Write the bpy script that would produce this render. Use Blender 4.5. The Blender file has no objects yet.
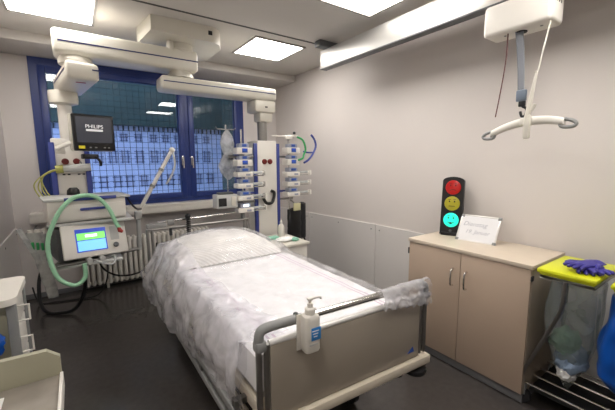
import bpy, bmesh, math, random
from mathutils import Vector, Matrix, noise, Euler
random.seed(7)
S = bpy.context.scene
COL = S.collection
PI = math.pi
V = Vector

# ---------------------------------------------------------------- materials
def lin(c):
    if isinstance(c, str):
        c = [int(c[i:i + 2], 16) / 255 for i in (0, 2, 4)]
    return [(x / 12.92 if x <= .04045 else ((x + .055) / 1.055) ** 2.4) for x in c]

MATS = {}
def mat(name, col, rough=.5, metal=0., var=.04, scale=6., bump=0., bscale=60., emit=None, estr=0., coat=0., spec=.5, alpha=1.):
    if name in MATS:
        return MATS[name]
    m = bpy.data.materials.new(name); m.use_nodes = True
    nt = m.node_tree; n = nt.nodes; L = nt.links
    p = n['Principled BSDF']
    c = lin(col)
    tc = n.new('ShaderNodeTexCoord')
    nz = n.new('ShaderNodeTexNoise'); nz.inputs['Scale'].default_value = scale; nz.inputs['Detail'].default_value = 4
    L.new(tc.outputs['Object'], nz.inputs['Vector'])
    rp = n.new('ShaderNodeValToRGB')
    rp.color_ramp.elements[0].position = .3; rp.color_ramp.elements[1].position = .7
    rp.color_ramp.elements[0].color = [max(0, x * (1 - var)) for x in c] + [1]
    rp.color_ramp.elements[1].color = [min(1, x * (1 + var)) for x in c] + [1]
    L.new(nz.outputs['Fac'], rp.inputs['Fac']); L.new(rp.outputs['Color'], p.inputs['Base Color'])
    p.inputs['Roughness'].default_value = rough; p.inputs['Metallic'].default_value = metal
    p.inputs['Coat Weight'].default_value = coat; p.inputs['Specular IOR Level'].default_value = spec
    p.inputs['Alpha'].default_value = alpha
    if bump:
        b = n.new('ShaderNodeBump'); b.inputs['Strength'].default_value = bump; b.inputs['Distance'].default_value = .01
        z2 = n.new('ShaderNodeTexNoise'); z2.inputs['Scale'].default_value = bscale; z2.inputs['Detail'].default_value = 6
        L.new(tc.outputs['Object'], z2.inputs['Vector']); L.new(z2.outputs['Fac'], b.inputs['Height']); L.new(b.outputs['Normal'], p.inputs['Normal'])
    if emit:
        p.inputs['Emission Color'].default_value = lin(emit) + [1]; p.inputs['Emission Strength'].default_value = estr
    MATS[name] = m
    return m

def film(name, col, clear=.6, gloss=.25, rough=.12, nscale=14., lo=.35, hi=.65, amount=.5, bump=.3, dist=.3):
    """thin plastic film: part see-through, part milky, part glossy"""
    m = bpy.data.materials.new(name); m.use_nodes = True
    nt = m.node_tree; n = nt.nodes; L = nt.links
    out = n['Material Output']; n.remove(n['Principled BSDF'])
    tr = n.new('ShaderNodeBsdfTransparent'); tr.inputs['Color'].default_value = [.8 + .2 * x for x in lin(col)] + [1]
    df = n.new('ShaderNodeBsdfDiffuse'); df.inputs['Color'].default_value = lin(col) + [1]
    tl = n.new('ShaderNodeBsdfTranslucent'); tl.inputs['Color'].default_value = lin(col) + [1]
    mx0 = n.new('ShaderNodeMixShader'); mx0.inputs[0].default_value = .45
    L.new(df.outputs[0], mx0.inputs[1]); L.new(tl.outputs[0], mx0.inputs[2])
    tc = n.new('ShaderNodeTexCoord'); nz = n.new('ShaderNodeTexNoise'); nz.inputs['Scale'].default_value = nscale; nz.inputs['Detail'].default_value = 5
    nz.inputs['Distortion'].default_value = dist
    L.new(tc.outputs['Object'], nz.inputs['Vector'])
    mr = n.new('ShaderNodeMapRange'); mr.inputs['From Min'].default_value = lo; mr.inputs['From Max'].default_value = hi
    mr.inputs['To Min'].default_value = (1 - clear) - amount * (1 - clear); mr.inputs['To Max'].default_value = (1 - clear) + amount * (1 - clear) * .6
    L.new(nz.outputs['Fac'], mr.inputs['Value'])
    mx = n.new('ShaderNodeMixShader'); L.new(mr.outputs[0], mx.inputs[0]); L.new(tr.outputs[0], mx.inputs[1]); L.new(mx0.outputs[0], mx.inputs[2])
    gl = n.new('ShaderNodeBsdfGlossy'); gl.inputs['Roughness'].default_value = rough; gl.inputs['Color'].default_value = (1, 1, 1, 1)
    fr = n.new('ShaderNodeFresnel'); fr.inputs['IOR'].default_value = 1.45
    ma = n.new('ShaderNodeMath'); ma.operation = 'MULTIPLY_ADD'; ma.inputs[1].default_value = gloss; ma.inputs[2].default_value = 0.
    L.new(fr.outputs[0], ma.inputs[0])
    mx2 = n.new('ShaderNodeMixShader'); L.new(ma.outputs[0], mx2.inputs[0]); L.new(mx.outputs[0], mx2.inputs[1]); L.new(gl.outputs[0], mx2.inputs[2])
    bp = n.new('ShaderNodeBump'); bp.inputs['Strength'].default_value = bump; bp.inputs['Distance'].default_value = .01
    L.new(nz.outputs['Fac'], bp.inputs['Height'])
    for q in (gl, df): L.new(bp.outputs['Normal'], q.inputs['Normal'])
    L.new(mx2.outputs[0], out.inputs['Surface'])
    MATS[name] = m
    return m

def glass(name, tint=(1, 1, 1), refl=1.0):
    m = bpy.data.materials.new(name); m.use_nodes = True
    nt = m.node_tree; n = nt.nodes; L = nt.links
    out = n['Material Output']; n.remove(n['Principled BSDF'])
    tr = n.new('ShaderNodeBsdfTransparent'); tr.inputs['Color'].default_value = list(tint) + [1]
    gl = n.new('ShaderNodeBsdfGlossy'); gl.inputs['Roughness'].default_value = .01
    fr = n.new('ShaderNodeFresnel'); fr.inputs['IOR'].default_value = 1.5
    ma = n.new('ShaderNodeMath'); ma.operation = 'MULTIPLY'; ma.inputs[1].default_value = refl; L.new(fr.outputs[0], ma.inputs[0])
    mx = n.new('ShaderNodeMixShader'); L.new(ma.outputs[0], mx.inputs[0]); L.new(tr.outputs[0], mx.inputs[1]); L.new(gl.outputs[0], mx.inputs[2])
    L.new(mx.outputs[0], out.inputs['Surface'])
    return m

M_wall = mat('wall_paint', 'd6cfca', .6, var=.015, scale=2.2, bump=.08, bscale=160)
M_wallL = mat('wall_paint_grey', 'cfc9c6', .6, var=.015, scale=2.2, bump=.08, bscale=160)
M_panel = mat('wall_panel_laminate', 'd9d5d2', .35, var=.01, scale=3)
M_ceil = mat('ceiling_paint', 'c9c5c0', .7, var=.015, scale=2)
M_slot = mat('dark_slot', '3a3a3a', .6)
M_floor = mat('linoleum', '45413f', .2, var=.08, scale=22, bump=.03, bscale=90)
M_blue = mat('blue_window_frame', '1f3270', .4, var=.04)
M_sill = mat('white_sill', 'd9d4cc', .4)
M_white = mat('white_enamel', 'e2deD6', .4, var=.02)
M_cream = mat('cream_enamel', 'd8d4c8', .35, var=.02)
M_stripe = mat('dark_blue_stripe', '2b2f66', .4)
M_navy = mat('blue_rail', '3a4790', .4)
M_chrome = mat('chrome', 'd8d6d2', .22, 1., var=.02)
M_steel = mat('brushed_steel', '9d9b97', .35, 1., var=.04)
M_alu = mat('painted_aluminium', 'dcdad6', .3, .25, var=.02)
M_rail = mat('anodised_rail', 'c2c0bc', .38, .75, var=.02)
M_black = mat('black_plastic', '141416', .4)
M_dark = mat('dark_rubber', '232326', .6)
M_grey = mat('grey_plastic', '8b8c8b', .45)
M_dgrey = mat('dark_grey_plastic', '56585a', .45)
M_lgrey = mat('light_grey_plastic', 'bfc0be', .45)
M_fboard = mat('taupe_laminate', '9a9184', .4, var=.02)
M_bedcream = mat('bed_frame_enamel', 'd2c8b6', .35, var=.02)
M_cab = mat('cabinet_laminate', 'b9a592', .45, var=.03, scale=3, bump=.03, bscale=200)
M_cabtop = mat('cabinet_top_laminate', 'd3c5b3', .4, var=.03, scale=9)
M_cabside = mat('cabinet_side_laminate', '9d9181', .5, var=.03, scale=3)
M_plinth = mat('grey_plinth', '77777a', .5)
M_yellow = mat('yellow_plastic', 'd3d81c', .35, var=.02)
M_glove = mat('violet_nitrile', '3a3490', .5, var=.12, scale=20)
M_bluebag = mat('blue_bag_plastic', '0f4ea6', .28, var=.12, scale=10, bump=.25, bscale=14)
M_red = mat('red_plastic', 'a02a22', .4)
M_dred = mat('dark_red_plastic', '6e1a16', .4)
M_green = mat('green_plastic', '2f9a55', .4)
M_hose = mat('green_hose', 'a4d8b4', .3, var=.06, alpha=.9)
M_yg = mat('yellow_green_tube', 'a9a85a', .4, var=.2, scale=18)
M_cloth = mat('white_linen', 'eceaea', .8, var=.02, scale=4, bump=.1, bscale=30)
M_screenoff = mat('monitor_screen', '2b2c33', .25, emit='5a5c68', estr=.22)
M_label = mat('white_print', 'f2f2f2', .5, emit='ffffff', estr=.35)
M_ylabel = mat('yellow_key', 'c9b928', .4, emit='d8c820', estr=.3)
M_lightface = mat('lamp_diffuser', 'ffffff', .5, var=0, emit='fffaf4', estr=21.0)
M_lampframe = mat('lamp_frame', '9c9994', .4, .3)
M_scrblue = mat('screen_blue', '2f6fd0', .3, emit='3f86e8', estr=1.0)
M_scrdark = mat('screen_navy', '1f3a9a', .3, emit='2a48b8', estr=.7)
M_scrgreen = mat('screen_green', '60c060', .3, emit='86dc6a', estr=1.0)
M_scrcyan = mat('screen_cyan', '60a8d8', .3, emit='7cc4ee', estr=1.0)
M_scrwhite = mat('lit_display', 'e8f4f8', .3, emit='e8f6ff', estr=1.4)
M_pumpblue = mat('pump_keypad_blue', '2f55a8', .4)
M_pumpgrey = mat('pump_grey', '979cab', .4)
M_tray = mat('beige_tray', 'a09d88', .5, var=.03)
M_traybed = mat('worn_grey_tray', '8a837a', .5, var=.12, scale=14)
M_ivbag = film('clear_bag_film', 'eef0f2', clear=.45, gloss=.4, nscale=12, amount=.5, bump=.1)
M_cover = film('bed_cover_film', 'fbfbff', clear=.82, gloss=.4, rough=.24, nscale=9, amount=.7, bump=.15, dist=.3)
M_cover2 = film('bed_cover_film_folded', 'fbfaff', clear=.48, gloss=.6, rough=.18, nscale=7, amount=.6, bump=.22, dist=.3)
M_waste = film('clear_waste_film', 'ccd6d4', clear=.7, gloss=.6, nscale=6, amount=.4, bump=.2)
M_tubeclear = film('clear_tube_plastic', 'eef1f0', clear=.5, gloss=.35, nscale=12, amount=.3, bump=.05)
M_glass = glass('window_glass', (.93, .96, .97), 1.0)
M_facade = mat('opposite_render', 'aebcd8', .7, var=.04)
M_facdark = mat('opposite_dark_cladding', '2c4640', .6, var=.2, scale=3)
M_farbar = mat('far_window_bar', '414f72', .5)
M_mesh = mat('grille_wire', '20262c', .5)
M_tlred = mat('lit_red_face', '8e1212', .3, emit='d01810', estr=.32)
M_tlyel = mat('lit_yellow_face', '9c9428', .3, emit='c8bc30', estr=.15)
M_tlgrn = mat('lit_cyan_face', '20d8c0', .3, emit='28e8d0', estr=.75)
M_tlink = mat('face_ink', '201a10', .5)
M_tlinkd = mat('face_ink_dark_red', '500808', .5)
M_board = mat('whiteboard_enamel', 'e8e8ea', .2)
M_ink = mat('faded_marker', 'b4b5bc', .5)
M_soap = mat('white_bottle_plastic', 'ddd9d0', .35)
M_soaplabel = mat('blue_bottle_label', '2f86d0', .4)
M_paper = mat('paper', 'eeeeec', .7)
M_mint = mat('mint_pack', '8fcab2', .5)
M_beltgrey = mat('grey_webbing', '7c7f86', .7)
M_greenwaste = mat('green_waste', '8db09a', .6, var=.2, scale=12)
M_bluewaste = mat('blue_grey_waste', '8fa3bc', .6, var=.2, scale=12)

# sheet with faint woven lines near its edges
def sheet_mat():
    m = mat('bed_sheet', 'ecebec', .8, var=.015, scale=5, bump=.12, bscale=24)
    nt = m.node_tree; n = nt.nodes; L = nt.links; p = n['Principled BSDF']
    tc = n.new('ShaderNodeTexCoord'); sx = n.new('ShaderNodeSeparateXYZ'); L.new(tc.outputs['Object'], sx.inputs[0])
    prev = p.inputs['Base Color'].links[0].from_socket
    acc = None
    for c in (-.36, -.33, .33, .36):
        a = n.new('ShaderNodeMath'); a.operation = 'COMPARE'; a.inputs[1].default_value = c; a.inputs[2].default_value = .006
        L.new(sx.outputs[0], a.inputs[0])
        if acc:
            b = n.new('ShaderNodeMath'); b.operation = 'MAXIMUM'; L.new(acc, b.inputs[0]); L.new(a.outputs[0], b.inputs[1]); acc = b.outputs[0]
        else: acc = a.outputs[0]
    mx = n.new('ShaderNodeMix'); mx.data_type = 'RGBA'
    L.new(acc, mx.inputs['Factor']); L.new(prev, mx.inputs['A']); mx.inputs['B'].default_value = lin('cbb8c8') + [1]
    L.new(mx.outputs['Result'], p.inputs['Base Color'])
    return m
M_sheet = sheet_mat()

def pillow_mat():
    m = mat('pillow_case', 'f1efec', .8, var=.01, bump=.1, bscale=30)
    nt = m.node_tree; n = nt.nodes; L = nt.links; p = n['Principled BSDF']
    tc = n.new('ShaderNodeTexCoord'); wv = n.new('ShaderNodeTexWave'); wv.inputs['Scale'].default_value = 16; wv.inputs['Distortion'].default_value = 1.5
    wv.bands_direction = 'DIAGONAL'
    L.new(tc.outputs['Object'], wv.inputs['Vector'])
    mx = n.new('ShaderNodeMix'); mx.data_type = 'RGBA'
    L.new(wv.outputs['Fac'], mx.inputs['Factor'])
    mx.inputs['A'].default_value = lin('f4f2ef') + [1]; mx.inputs['B'].default_value = lin('d9d6d2') + [1]
    L.new(mx.outputs['Result'], p.inputs['Base Color'])
    return m
M_pillow = pillow_mat()

# ---------------------------------------------------------------- mesh builder
def basis(d):
    d = V(d).normalized()
    a = V((0, 0, 1)) if abs(d.z) < .95 else V((1, 0, 0))
    x = d.cross(a).normalized(); y = x.cross(d).normalized()
    return x, y

class MB:
    def __init__(s): s.bm = bmesh.new()
    def box(s, c, d, bev=0., rot=None, seg=2):
        r = bmesh.ops.create_cube(s.bm, size=1)
        vs = r['verts']
        bmesh.ops.scale(s.bm, vec=V(d), verts=vs)
        if bev:
            es = list({e for v in vs for e in v.link_edges})
            o = bmesh.ops.bevel(s.bm, geom=es, offset=bev, segments=seg, profile=.5, affect='EDGES')
            vs = list({v for f in o['faces'] for v in f.verts} | {v for v in vs if v.is_valid})
        m = Matrix.Translation(V(c))
        if rot is not None: m = m @ Euler(rot).to_matrix().to_4x4()
        bmesh.ops.transform(s.bm, matrix=m, verts=vs)
        return s
    def b2(s, lo, hi, bev=0.):
        return s.box([(a + b) / 2 for a, b in zip(lo, hi)], [abs(b - a) for a, b in zip(lo, hi)], bev)
    def tube(s, pts, r, seg=10, cap=True, closed=False):
        pts = [V(p) for p in pts]; n = len(pts)
        rs = r if isinstance(r, (list, tuple)) else [r] * n
        rings = []; px = None
        for i, p in enumerate(pts):
            if closed: t = pts[(i + 1) % n] - pts[i - 1]
            else: t = (pts[min(i + 1, n - 1)] - pts[max(i - 1, 0)])
            if t.length < 1e-9: t = V((0, 0, 1))
            t.normalize()
            if px is None: x, y = basis(t)
            else:
                x = (px - t * px.dot(t))
                x = x.normalized() if x.length > 1e-6 else basis(t)[0]
                y = t.cross(x) * -1
                y = x.cross(t) * 1
            px = x
            rings.append([s.bm.verts.new(p + (x * math.cos(2 * PI * k / seg) + y * math.sin(2 * PI * k / seg)) * rs[i]) for k in range(seg)])
        for i in range(n if closed else n - 1):
            a, b = rings[i], rings[(i + 1) % n]
            for k in range(seg):
                s.bm.faces.new((a[k], a[(k + 1) % seg], b[(k + 1) % seg], b[k]))
        if cap and not closed:
            s.bm.faces.new(rings[0][::-1]); s.bm.faces.new(rings[-1])
        return s
    def cyl(s, p0, p1, r0, r1=None, seg=20):
        return s.tube([p0, p1], [r0, r0 if r1 is None else r1], seg)
    def lathe(s, c, prof, axis=(0, 0, 1), seg=24):
        c = V(c); a = V(axis).normalized(); x, y = basis(a)
        rings = [[s.bm.verts.new(c + a * h + (x * math.cos(2 * PI * k / seg) + y * math.sin(2 * PI * k / seg)) * max(r, 1e-4)) for k in range(seg)] for r, h in prof]
        for A, B in zip(rings, rings[1:]):
            for k in range(seg): s.bm.faces.new((A[k], A[(k + 1) % seg], B[(k + 1) % seg], B[k]))
        s.bm.faces.new(rings[0][::-1]); s.bm.faces.new(rings[-1])
        return s
    def prism(s, poly, ext):
        """poly: list of 3d points in a plane, ext: extrusion vector"""
        e = V(ext)
        A = [s.bm.verts.new(V(p)) for p in poly]; B = [s.bm.verts.new(V(p) + e) for p in poly]
        n = len(A)
        s.bm.faces.new(A[::-1]); s.bm.faces.new(B)
        for k in range(n): s.bm.faces.new((A[k], A[(k + 1) % n], B[(k + 1) % n], B[k]))
        return s
    def ball(s, c, r, sc=(1, 1, 1), seg=16):
        o = bmesh.ops.create_uvsphere(s.bm, u_segments=seg, v_segments=max(6, seg // 2), radius=r)
        bmesh.ops.scale(s.bm, vec=V(sc), verts=o['verts']); bmesh.ops.translate(s.bm, vec=V(c), verts=o['verts'])
        return s
    def grid(s, fn, nu, nv, wrap=False):
        g = [[s.bm.verts.new(fn(i / (nu - (0 if wrap else 1)), j / (nv - 1))) for j in range(nv)] for i in range(nu)]
        for i in range(nu if wrap else nu - 1):
            for j in range(nv - 1):
                k = (i + 1) % nu
                s.bm.faces.new((g[i][j], g[k][j], g[k][j + 1], g[i][j + 1]))
        return s
    def rot(s, ang, c=(0, 0, 0), axis='Z'):
        bmesh.ops.rotate(s.bm, cent=V(c), matrix=Matrix.Rotation(ang, 3, axis), verts=s.bm.verts); return s
    def move(s, v):
        bmesh.ops.translate(s.bm, vec=V(v), verts=s.bm.verts); return s
    def build(s, name, m, parent=None, world=True, ang=35, thick=0.):
        """verts are in world coordinates; moved into the parent's frame (parents carry no rotation while building)"""
        if parent is not None and world:
            o = V(parent.location); q = parent.parent
            while q is not None: o += V(q.location); q = q.parent
            bmesh.ops.translate(s.bm, vec=-o, verts=s.bm.verts)
        bmesh.ops.recalc_face_normals(s.bm, faces=s.bm.faces)
        me = bpy.data.meshes.new(name); s.bm.to_mesh(me); s.bm.free()
        me.materials.append(m)
        me.polygons.foreach_set('use_smooth', [True] * len(me.polygons))
        me.set_sharp_from_angle(angle=math.radians(ang))
        ob = bpy.data.objects.new(name, me); COL.objects.link(ob)
        if parent is not None: ob.parent = parent
        if thick:
            md = ob.modifiers.new('s', 'SOLIDIFY'); md.thickness = thick
        return ob

def spline(pts, n=8, closed=False):
    P = [V(p) for p in pts]; out = []
    N = len(P)
    for i in range(N if closed else N - 1):
        if closed: a, b, c, d = P[i - 1], P[i], P[(i + 1) % N], P[(i + 2) % N]
        else: a, b, c, d = P[max(i - 1, 0)], P[i], P[i + 1], P[min(i + 2, N - 1)]
        for k in range(n):
            t = k / n
            out.append(.5 * ((2 * b) + (c - a) * t + (2 * a - 5 * b + 4 * c - d) * t * t + (3 * b - a - 3 * c + d) * t ** 3))
    if not closed: out.append(P[-1])
    return out

def tag(o, label=None, cat=None, group=None, kind=None):
    if label: o['label'] = label
    if cat: o['category'] = cat
    if group: o['group'] = group
    if kind: o['kind'] = kind
    return o
def thing(name, label, cat, loc=(0, 0, 0), group=None):
    o = bpy.data.objects.new(name, None); COL.objects.link(o); o.location = loc; o.empty_display_size = .05
    return tag(o, label, cat, group)
def solo(mb, name, m, label, cat, base, group=None, **k):
    """a thing that is one mesh, its origin at base"""
    mb.move([-x for x in base]); o = mb.build(name, m, None, **k); o.location = base
    return tag(o, label, cat, group)
def struct(mb, name, m, label=None, parent=None, **k):
    o = mb.build(name, m, parent, **k)
    if parent is None: tag(o, label, None, None, 'structure')
    return o
def copy_tree(o, parent=None):
    c = o.copy(); COL.objects.link(c)
    if parent is not None: c.parent = parent
    for ch in [x for x in bpy.data.objects if x.parent == o]: copy_tree(ch, c)
    return c
def lettering(txt, size, mw, m, parent, name='lettering', depth=.0008, shear=0., align='CENTER'):
    cu = bpy.data.curves.new('t', 'FONT'); cu.body = txt; cu.size = size; cu.extrude = depth; cu.shear = shear
    cu.align_x = align; cu.align_y = 'CENTER'
    to = bpy.data.objects.new('t', cu); COL.objects.link(to)
    bpy.context.view_layer.update()
    me = bpy.data.meshes.new_from_object(to.evaluated_get(bpy.context.evaluated_depsgraph_get()))
    bpy.data.objects.remove(to); bpy.data.curves.remove(cu)
    me.materials.clear(); me.materials.append(m)
    o = V((0, 0, 0)); q = parent
    while q is not None: o += V(q.location); q = q.parent
    me.transform(Matrix.Translation(-o) @ mw)
    ob = bpy.data.objects.new(name, me); COL.objects.link(ob); ob.parent = parent
    return ob
def frame_mw(c, right, up):
    r = V(right).normalized(); u = V(up).normalized(); n = r.cross(u).normalized(); u = n.cross(r)
    return Matrix(((r.x, u.x, n.x, c[0]), (r.y, u.y, n.y, c[1]), (r.z, u.z, n.z, c[2]), (0, 0, 0, 1)))
def oriented(mb, mw):
    bmesh.ops.transform(mb.bm, matrix=mw, verts=mb.bm.verts); return mb

# ---------------------------------------------------------------- room
XL, XR, YB, YF, ZC = -.606, 2.794, 4.9, -2.2, 2.838
YS, ZS = 4.31, 2.75
W1, W2, WB, WT = -.335, 2.2, 1.03, 2.75
struct(MB().b2((XL - .2, YF - .2, -.2), (XR + .2, YB + .25, 0)), 'floor', M_floor)
struct(MB().b2((XL - .2, YF - .2, ZC), (XR + .2, YB + .25, ZC + .2)), 'ceiling', M_ceil)
struct(MB().b2((XL - .2, YF - .2, 0), (XL, YB + .25, ZC)), 'wall_left', M_wallL)
struct(MB().b2((XR, YF - .2, 0), (XR + .2, YB + .25, ZC)), 'wall_right', M_wall)
struct(MB().b2((XL, YF - .2, 0), (XR, YF, ZC)), 'wall_front', M_wall)
w = MB()
w.b2((XL, YB, 0), (XR, YB + .25, WB)); w.b2((XL, YB, WT), (XR, YB + .25, ZC))
w.b2((XL, YB, WB), (W1, YB + .25, WT)); w.b2((W2, YB, WB), (XR, YB + .25, WT))
struct(w, 'wall_back', M_wallL)
struct(MB().b2((XL, YS, ZS), (XR, YB, ZC), .004), 'trim_1', M_ceil, 'dropped ceiling bulkhead above the window')
struct(MB().b2((XL, 3.015, ZC - .003), (XR, 3.04, ZC + .01)), 'trim_2', M_slot, 'dark slot across the ceiling')
struct(MB().b2((XL, YB - .012, 0), (XR, YB, .06), .003), 'baseboard_back', M_plinth)
struct(MB().b2((XR - .012, YF, 0), (XR, YB - .012, .06), .003), 'baseboard_right', M_plinth)
struct(MB().b2((XL, YF, 0), (XL + .012, YB - .012, .06), .003), 'baseboard_left', M_plinth)
# wall protection panels, right wall (screws as child)
def panel(n, y0, y1, za, zb, x=XR, side=-1):
    t = .014
    pts = [(x, y0, .07), (x, y1, .07), (x, y1, zb), (x, y0, za)]
    o = struct(MB().prism(pts, (side * t, 0, 0)), 'trim_%d' % n, M_panel, 'pale wall protection panel')
    sc = MB()
    zt = lambda y: za + (zb - za) * (y - y0) / (y1 - y0)
    for y in (y0 + .06, (y0 + y1) / 2, y1 - .06):
        sc.cyl((x + side * t, y, zt(y) - .06), (x + side * (t + .004), y, zt(y) - .06), .009, seg=10)
    sc.build('screw', M_grey, o)
panel(3, .9, 2.62, .872, .862); panel(4, 2.628, 3.93, .862, .835); panel(5, 3.938, 4.85, .835, .82)
panel(6, YF + .02, .892, .88, .872)
panel(7, 3.3, 4.86, .86, .86, XL, 1); panel(8, 1.6, 3.29, .86, .86, XL, 1)

# ---------------------------------------------------------------- window
win = MB()
yf0, yf1 = YB - .02, YB + .07
F = .075
win.b2((W1, yf0, WB), (W1 + F, yf1, WT)); win.b2((W2 - F, yf0, WB), (W2, yf1, WT))
win.b2((W1 + F, yf0, WB), (W2 - F, yf1, WB + .05)); win.b2((W1 + F, yf0, WT - .08), (W2 - F, yf1, WT))
win.b2((1.30, yf0, WB + .05), (1.36, yf1, WT - .08))
wo = struct(win, 'window_1', M_blue)
for (a, b) in ((W1 + F, 1.30), (1.36, W2 - F)):
    sb = MB(); y0, y1 = YB - .035, YB + .05; z0, z1 = WB + .05, WT - .08; t = .075
    sb.b2((a, y0, z0), (a + t, y1, z1), .006); sb.b2((b - t, y0, z0), (b, y1, z1), .006)
    sb.b2((a + t, y0, z0), (b - t, y1, z0 + t), .006); sb.b2((a + t, y0, z1 - t), (b - t, y1, z1), .006)
    so = struct(sb, 'sash', M_blue, parent=wo)
    g = MB(); g.b2((a + t - .005, YB + .005, z0 + t - .005), (b - t + .005, YB + .013, z1 - t + .005)); g.build('pane', M_glass, so)
for x in (1.255, 1.385):
    h = MB(); h.box((x, YB - .04, 1.60), (.028, .012, .13), .005)
    h.cyl((x, YB - .045, 1.63), (x, YB - .085, 1.63), .011); h.tube([(x, YB - .085, 1.645), (x, YB - .085, 1.50)], .010)
    h.build('window_handle', M_chrome, wo)
sl = MB(); sl.b2((W1 - .12, YB - .2, .985), (W2 + .03, YB + .01, 1.026), .006); sl.b2((W1 - .12, YB - .2, .915), (W2 + .03, YB - .17, .99), .005)
struct(sl, 'trim_9', M_sill, 'white window sill board')
gr = MB(); YG = YB + .2
x = W1 - .0
while x < W2 + .01:
    gr.b2((x - .0025, YG, WB - .02), (x + .0025, YG + .008, WT + .02)); x += .075
z = WB
while z < WT + .02:
    gr.b2((W1 - .02, YG + .008, z - .0025), (W2 + .02, YG + .016, z + .0025)); z += .075
solo(gr, 'window_grille', M_mesh, 'dark square wire grille outside the blue window', 'grille', (0.9, YG, WB))
# the building across the yard
struct(MB().b2((-2.0, 7.0, -2), (2.62, 7.3, 2.24)), 'wall_opposite', M_facade)
struct(MB().b2((-3.0, 6.86, 2.24), (3.6, 7.3, 5.2)), 'wall_opposite_upper', M_facdark)
struct(MB().b2((2.62, 5.6, -2), (3.6, 7.0, 5.2)), 'wall_opposite_right', M_facdark)
def far_window(x, z, wd, ht, n):
    m = MB(); y = 6.985; b = .011
    for xx in (x - wd * .28, x + wd * .28): m.b2((xx - b / 2, y, z - ht / 2), (xx + b / 2, 7.0, z + ht / 2))
    for zz in (z - ht * .4, z, z + ht * .4): m.b2((x - wd / 2, y, zz - b / 2), (x + wd / 2, 7.0, zz + b / 2))
    struct(m, 'window_%d' % n, M_farbar, 'barred window of the building across the yard')
n = 2
for xx in (-.3, -.08, .14, .36, .58, .78, 1.02, 1.28, 1.5, 1.72, 2.05, 2.3):
    far_window(xx, 1.68, .17, .24, n); n += 1
    if xx > .5: far_window(xx, 2.03, .14, .14, n); n += 1
    far_window(xx + .05, 1.22, .16, .22, n); n += 1
m = MB(); x = -.5
while x < 2.6:
    m.b2((x, 6.97, 2.15), (x + .02, 7.0, 2.24)); x += .085
struct(m, 'trim_10', M_mesh, 'row of short bars under the opposite eave')

# ---------------------------------------------------------------- ceiling lights
def light(x0, y0, label):
    o = thing('ceiling_light', label, 'ceiling light', (x0 + .3, y0 + .3, ZC - .02), 'recessed square ceiling lights')
    f = MB(); t = .02
    f.b2((x0, y0, ZC - .014), (x0 + .61, y0 + t, ZC)); f.b2((x0, y0 + .61 - t, ZC - .014), (x0 + .61, y0 + .61, ZC))
    f.b2((x0, y0 + t, ZC - .014), (x0 + t, y0 + .61 - t, ZC)); f.b2((x0 + .61 - t, y0 + t, ZC - .014), (x0 + .61, y0 + .61 - t, ZC))
    f.build('light_frame', M_lampframe, o)
    MB().b2((x0 + t, y0 + t, ZC - .008), (x0 + .61 - t, y0 + .61 - t, ZC - .001)).build('diffuser', M_lightface, o)
light(-.36, 3.16, 'square white ceiling light above the monitor column, cut by the top edge')
light(1.59, 3.17, 'square white ceiling light between the arm mount and the hoist rail')
light(1.60, 1.6, 'square white ceiling light nearest the hoist motor box')
light(1.60, .05, 'square white ceiling light behind the camera, over the waste stand')
light(-.36, .05, 'square white ceiling light behind the camera, by the left wall')

# ---------------------------------------------------------------- ceiling supply unit
HX, HY = .93, 3.5
cm = thing('ceiling_mount', 'cream ceiling mount block with chamfered ends carrying both supply arms', 'ceiling mount', (HX, HY, ZC))
b = MB()
pr = [(.58, 2.70), (.66, 2.70), (1.19, 2.70), (1.25, 2.735), (1.25, ZC), (.64, ZC), (.58, 2.80)]
b.prism([(.63, 3.22, 2.715), (1.16, 3.20, 2.70), (1.24, 3.25, 2.70), (1.30, 3.38, 2.70), (1.30, 3.8, 2.70), (1.2, 3.9, 2.70), (.62, 3.9, 2.70), (.58, 3.62, 2.70)], (0, 0, ZC - 2.70))
b.build('mount_block', M_cream, cm)
MB().b2((1.12, 3.192, 2.76), (1.155, 3.21, 2.795)).build('indicator_window', M_black, cm)
h = MB(); h.lathe((HX, HY, 2.62), [(.13, 0), (.13, .03), (.122, .035), (.122, .075), (.12, .09)]); h.cyl((HX - .11, HY - .1, 2.62), (HX - .11, HY - .1, 2.70), .03)
h.build('bearing', M_cream, cm)

def arm_mesh(x0, x1, y0, y1, z0, z1, r=.03):
    m = MB(); m.box(((x0 + x1) / 2, (y0 + y1) / 2, (z0 + z1) / 2), (x1 - x0, y1 - y0, z1 - z0), r, seg=3); return m
# left pendant: upper arm, joint, lower arm, column
pl = thing('supply_pendant', 'cream ceiling supply arm ending in the column behind the monitor', 'supply column', (-.03, 4.06, .75), 'ceiling supply columns')
arm_mesh(-.07, 1.07, 3.37, 3.63, 2.455, 2.645).build('upper_arm', M_cream, pl)
MB().b2((-.03, 3.367, 2.543), (1.065, 3.372, 2.553)).build('stripe', M_stripe, pl)
j = MB(); j.lathe((.08, 3.5, 2.38), [(.10, 0), (.125, .015), (.125, .05), (.11, .08)]); j.build('joint', M_cream, pl)
lo = arm_mesh(-.02, .21, 3.32, 4.18, 2.255, 2.395, .03); lo.rot(.13, (.08, 3.5, 0)); lo.build('lower_arm', M_cream, pl)
st = MB(); st.b2((-.024, 3.40, 2.335), (-.019, 4.1, 2.345)); st.b2((.209, 3.40, 2.335), (.214, 4.1, 2.345)); st.b2((.16, 3.317, 2.335), (.215, 3.322, 2.345)); st.rot(.13, (.08, 3.5, 0)); st.build('stripe', M_stripe, pl)
lg = MB(); lg.box((.10, 3.45, 2.253), (.07, .02, .004)); lg.build('red_badge', M_red, pl)
e = MB(); e.lathe((-.035, 4.04, 2.13), [(.05, 0), (.115, .02), (.12, .06), (.12, .13)]); e.build('elbow', M_cream, pl)
MB().cyl((-.035, 4.04, 1.78), (-.035, 4.04, 2.15), .058, seg=28).build('drop_tube', M_white, pl)
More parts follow.
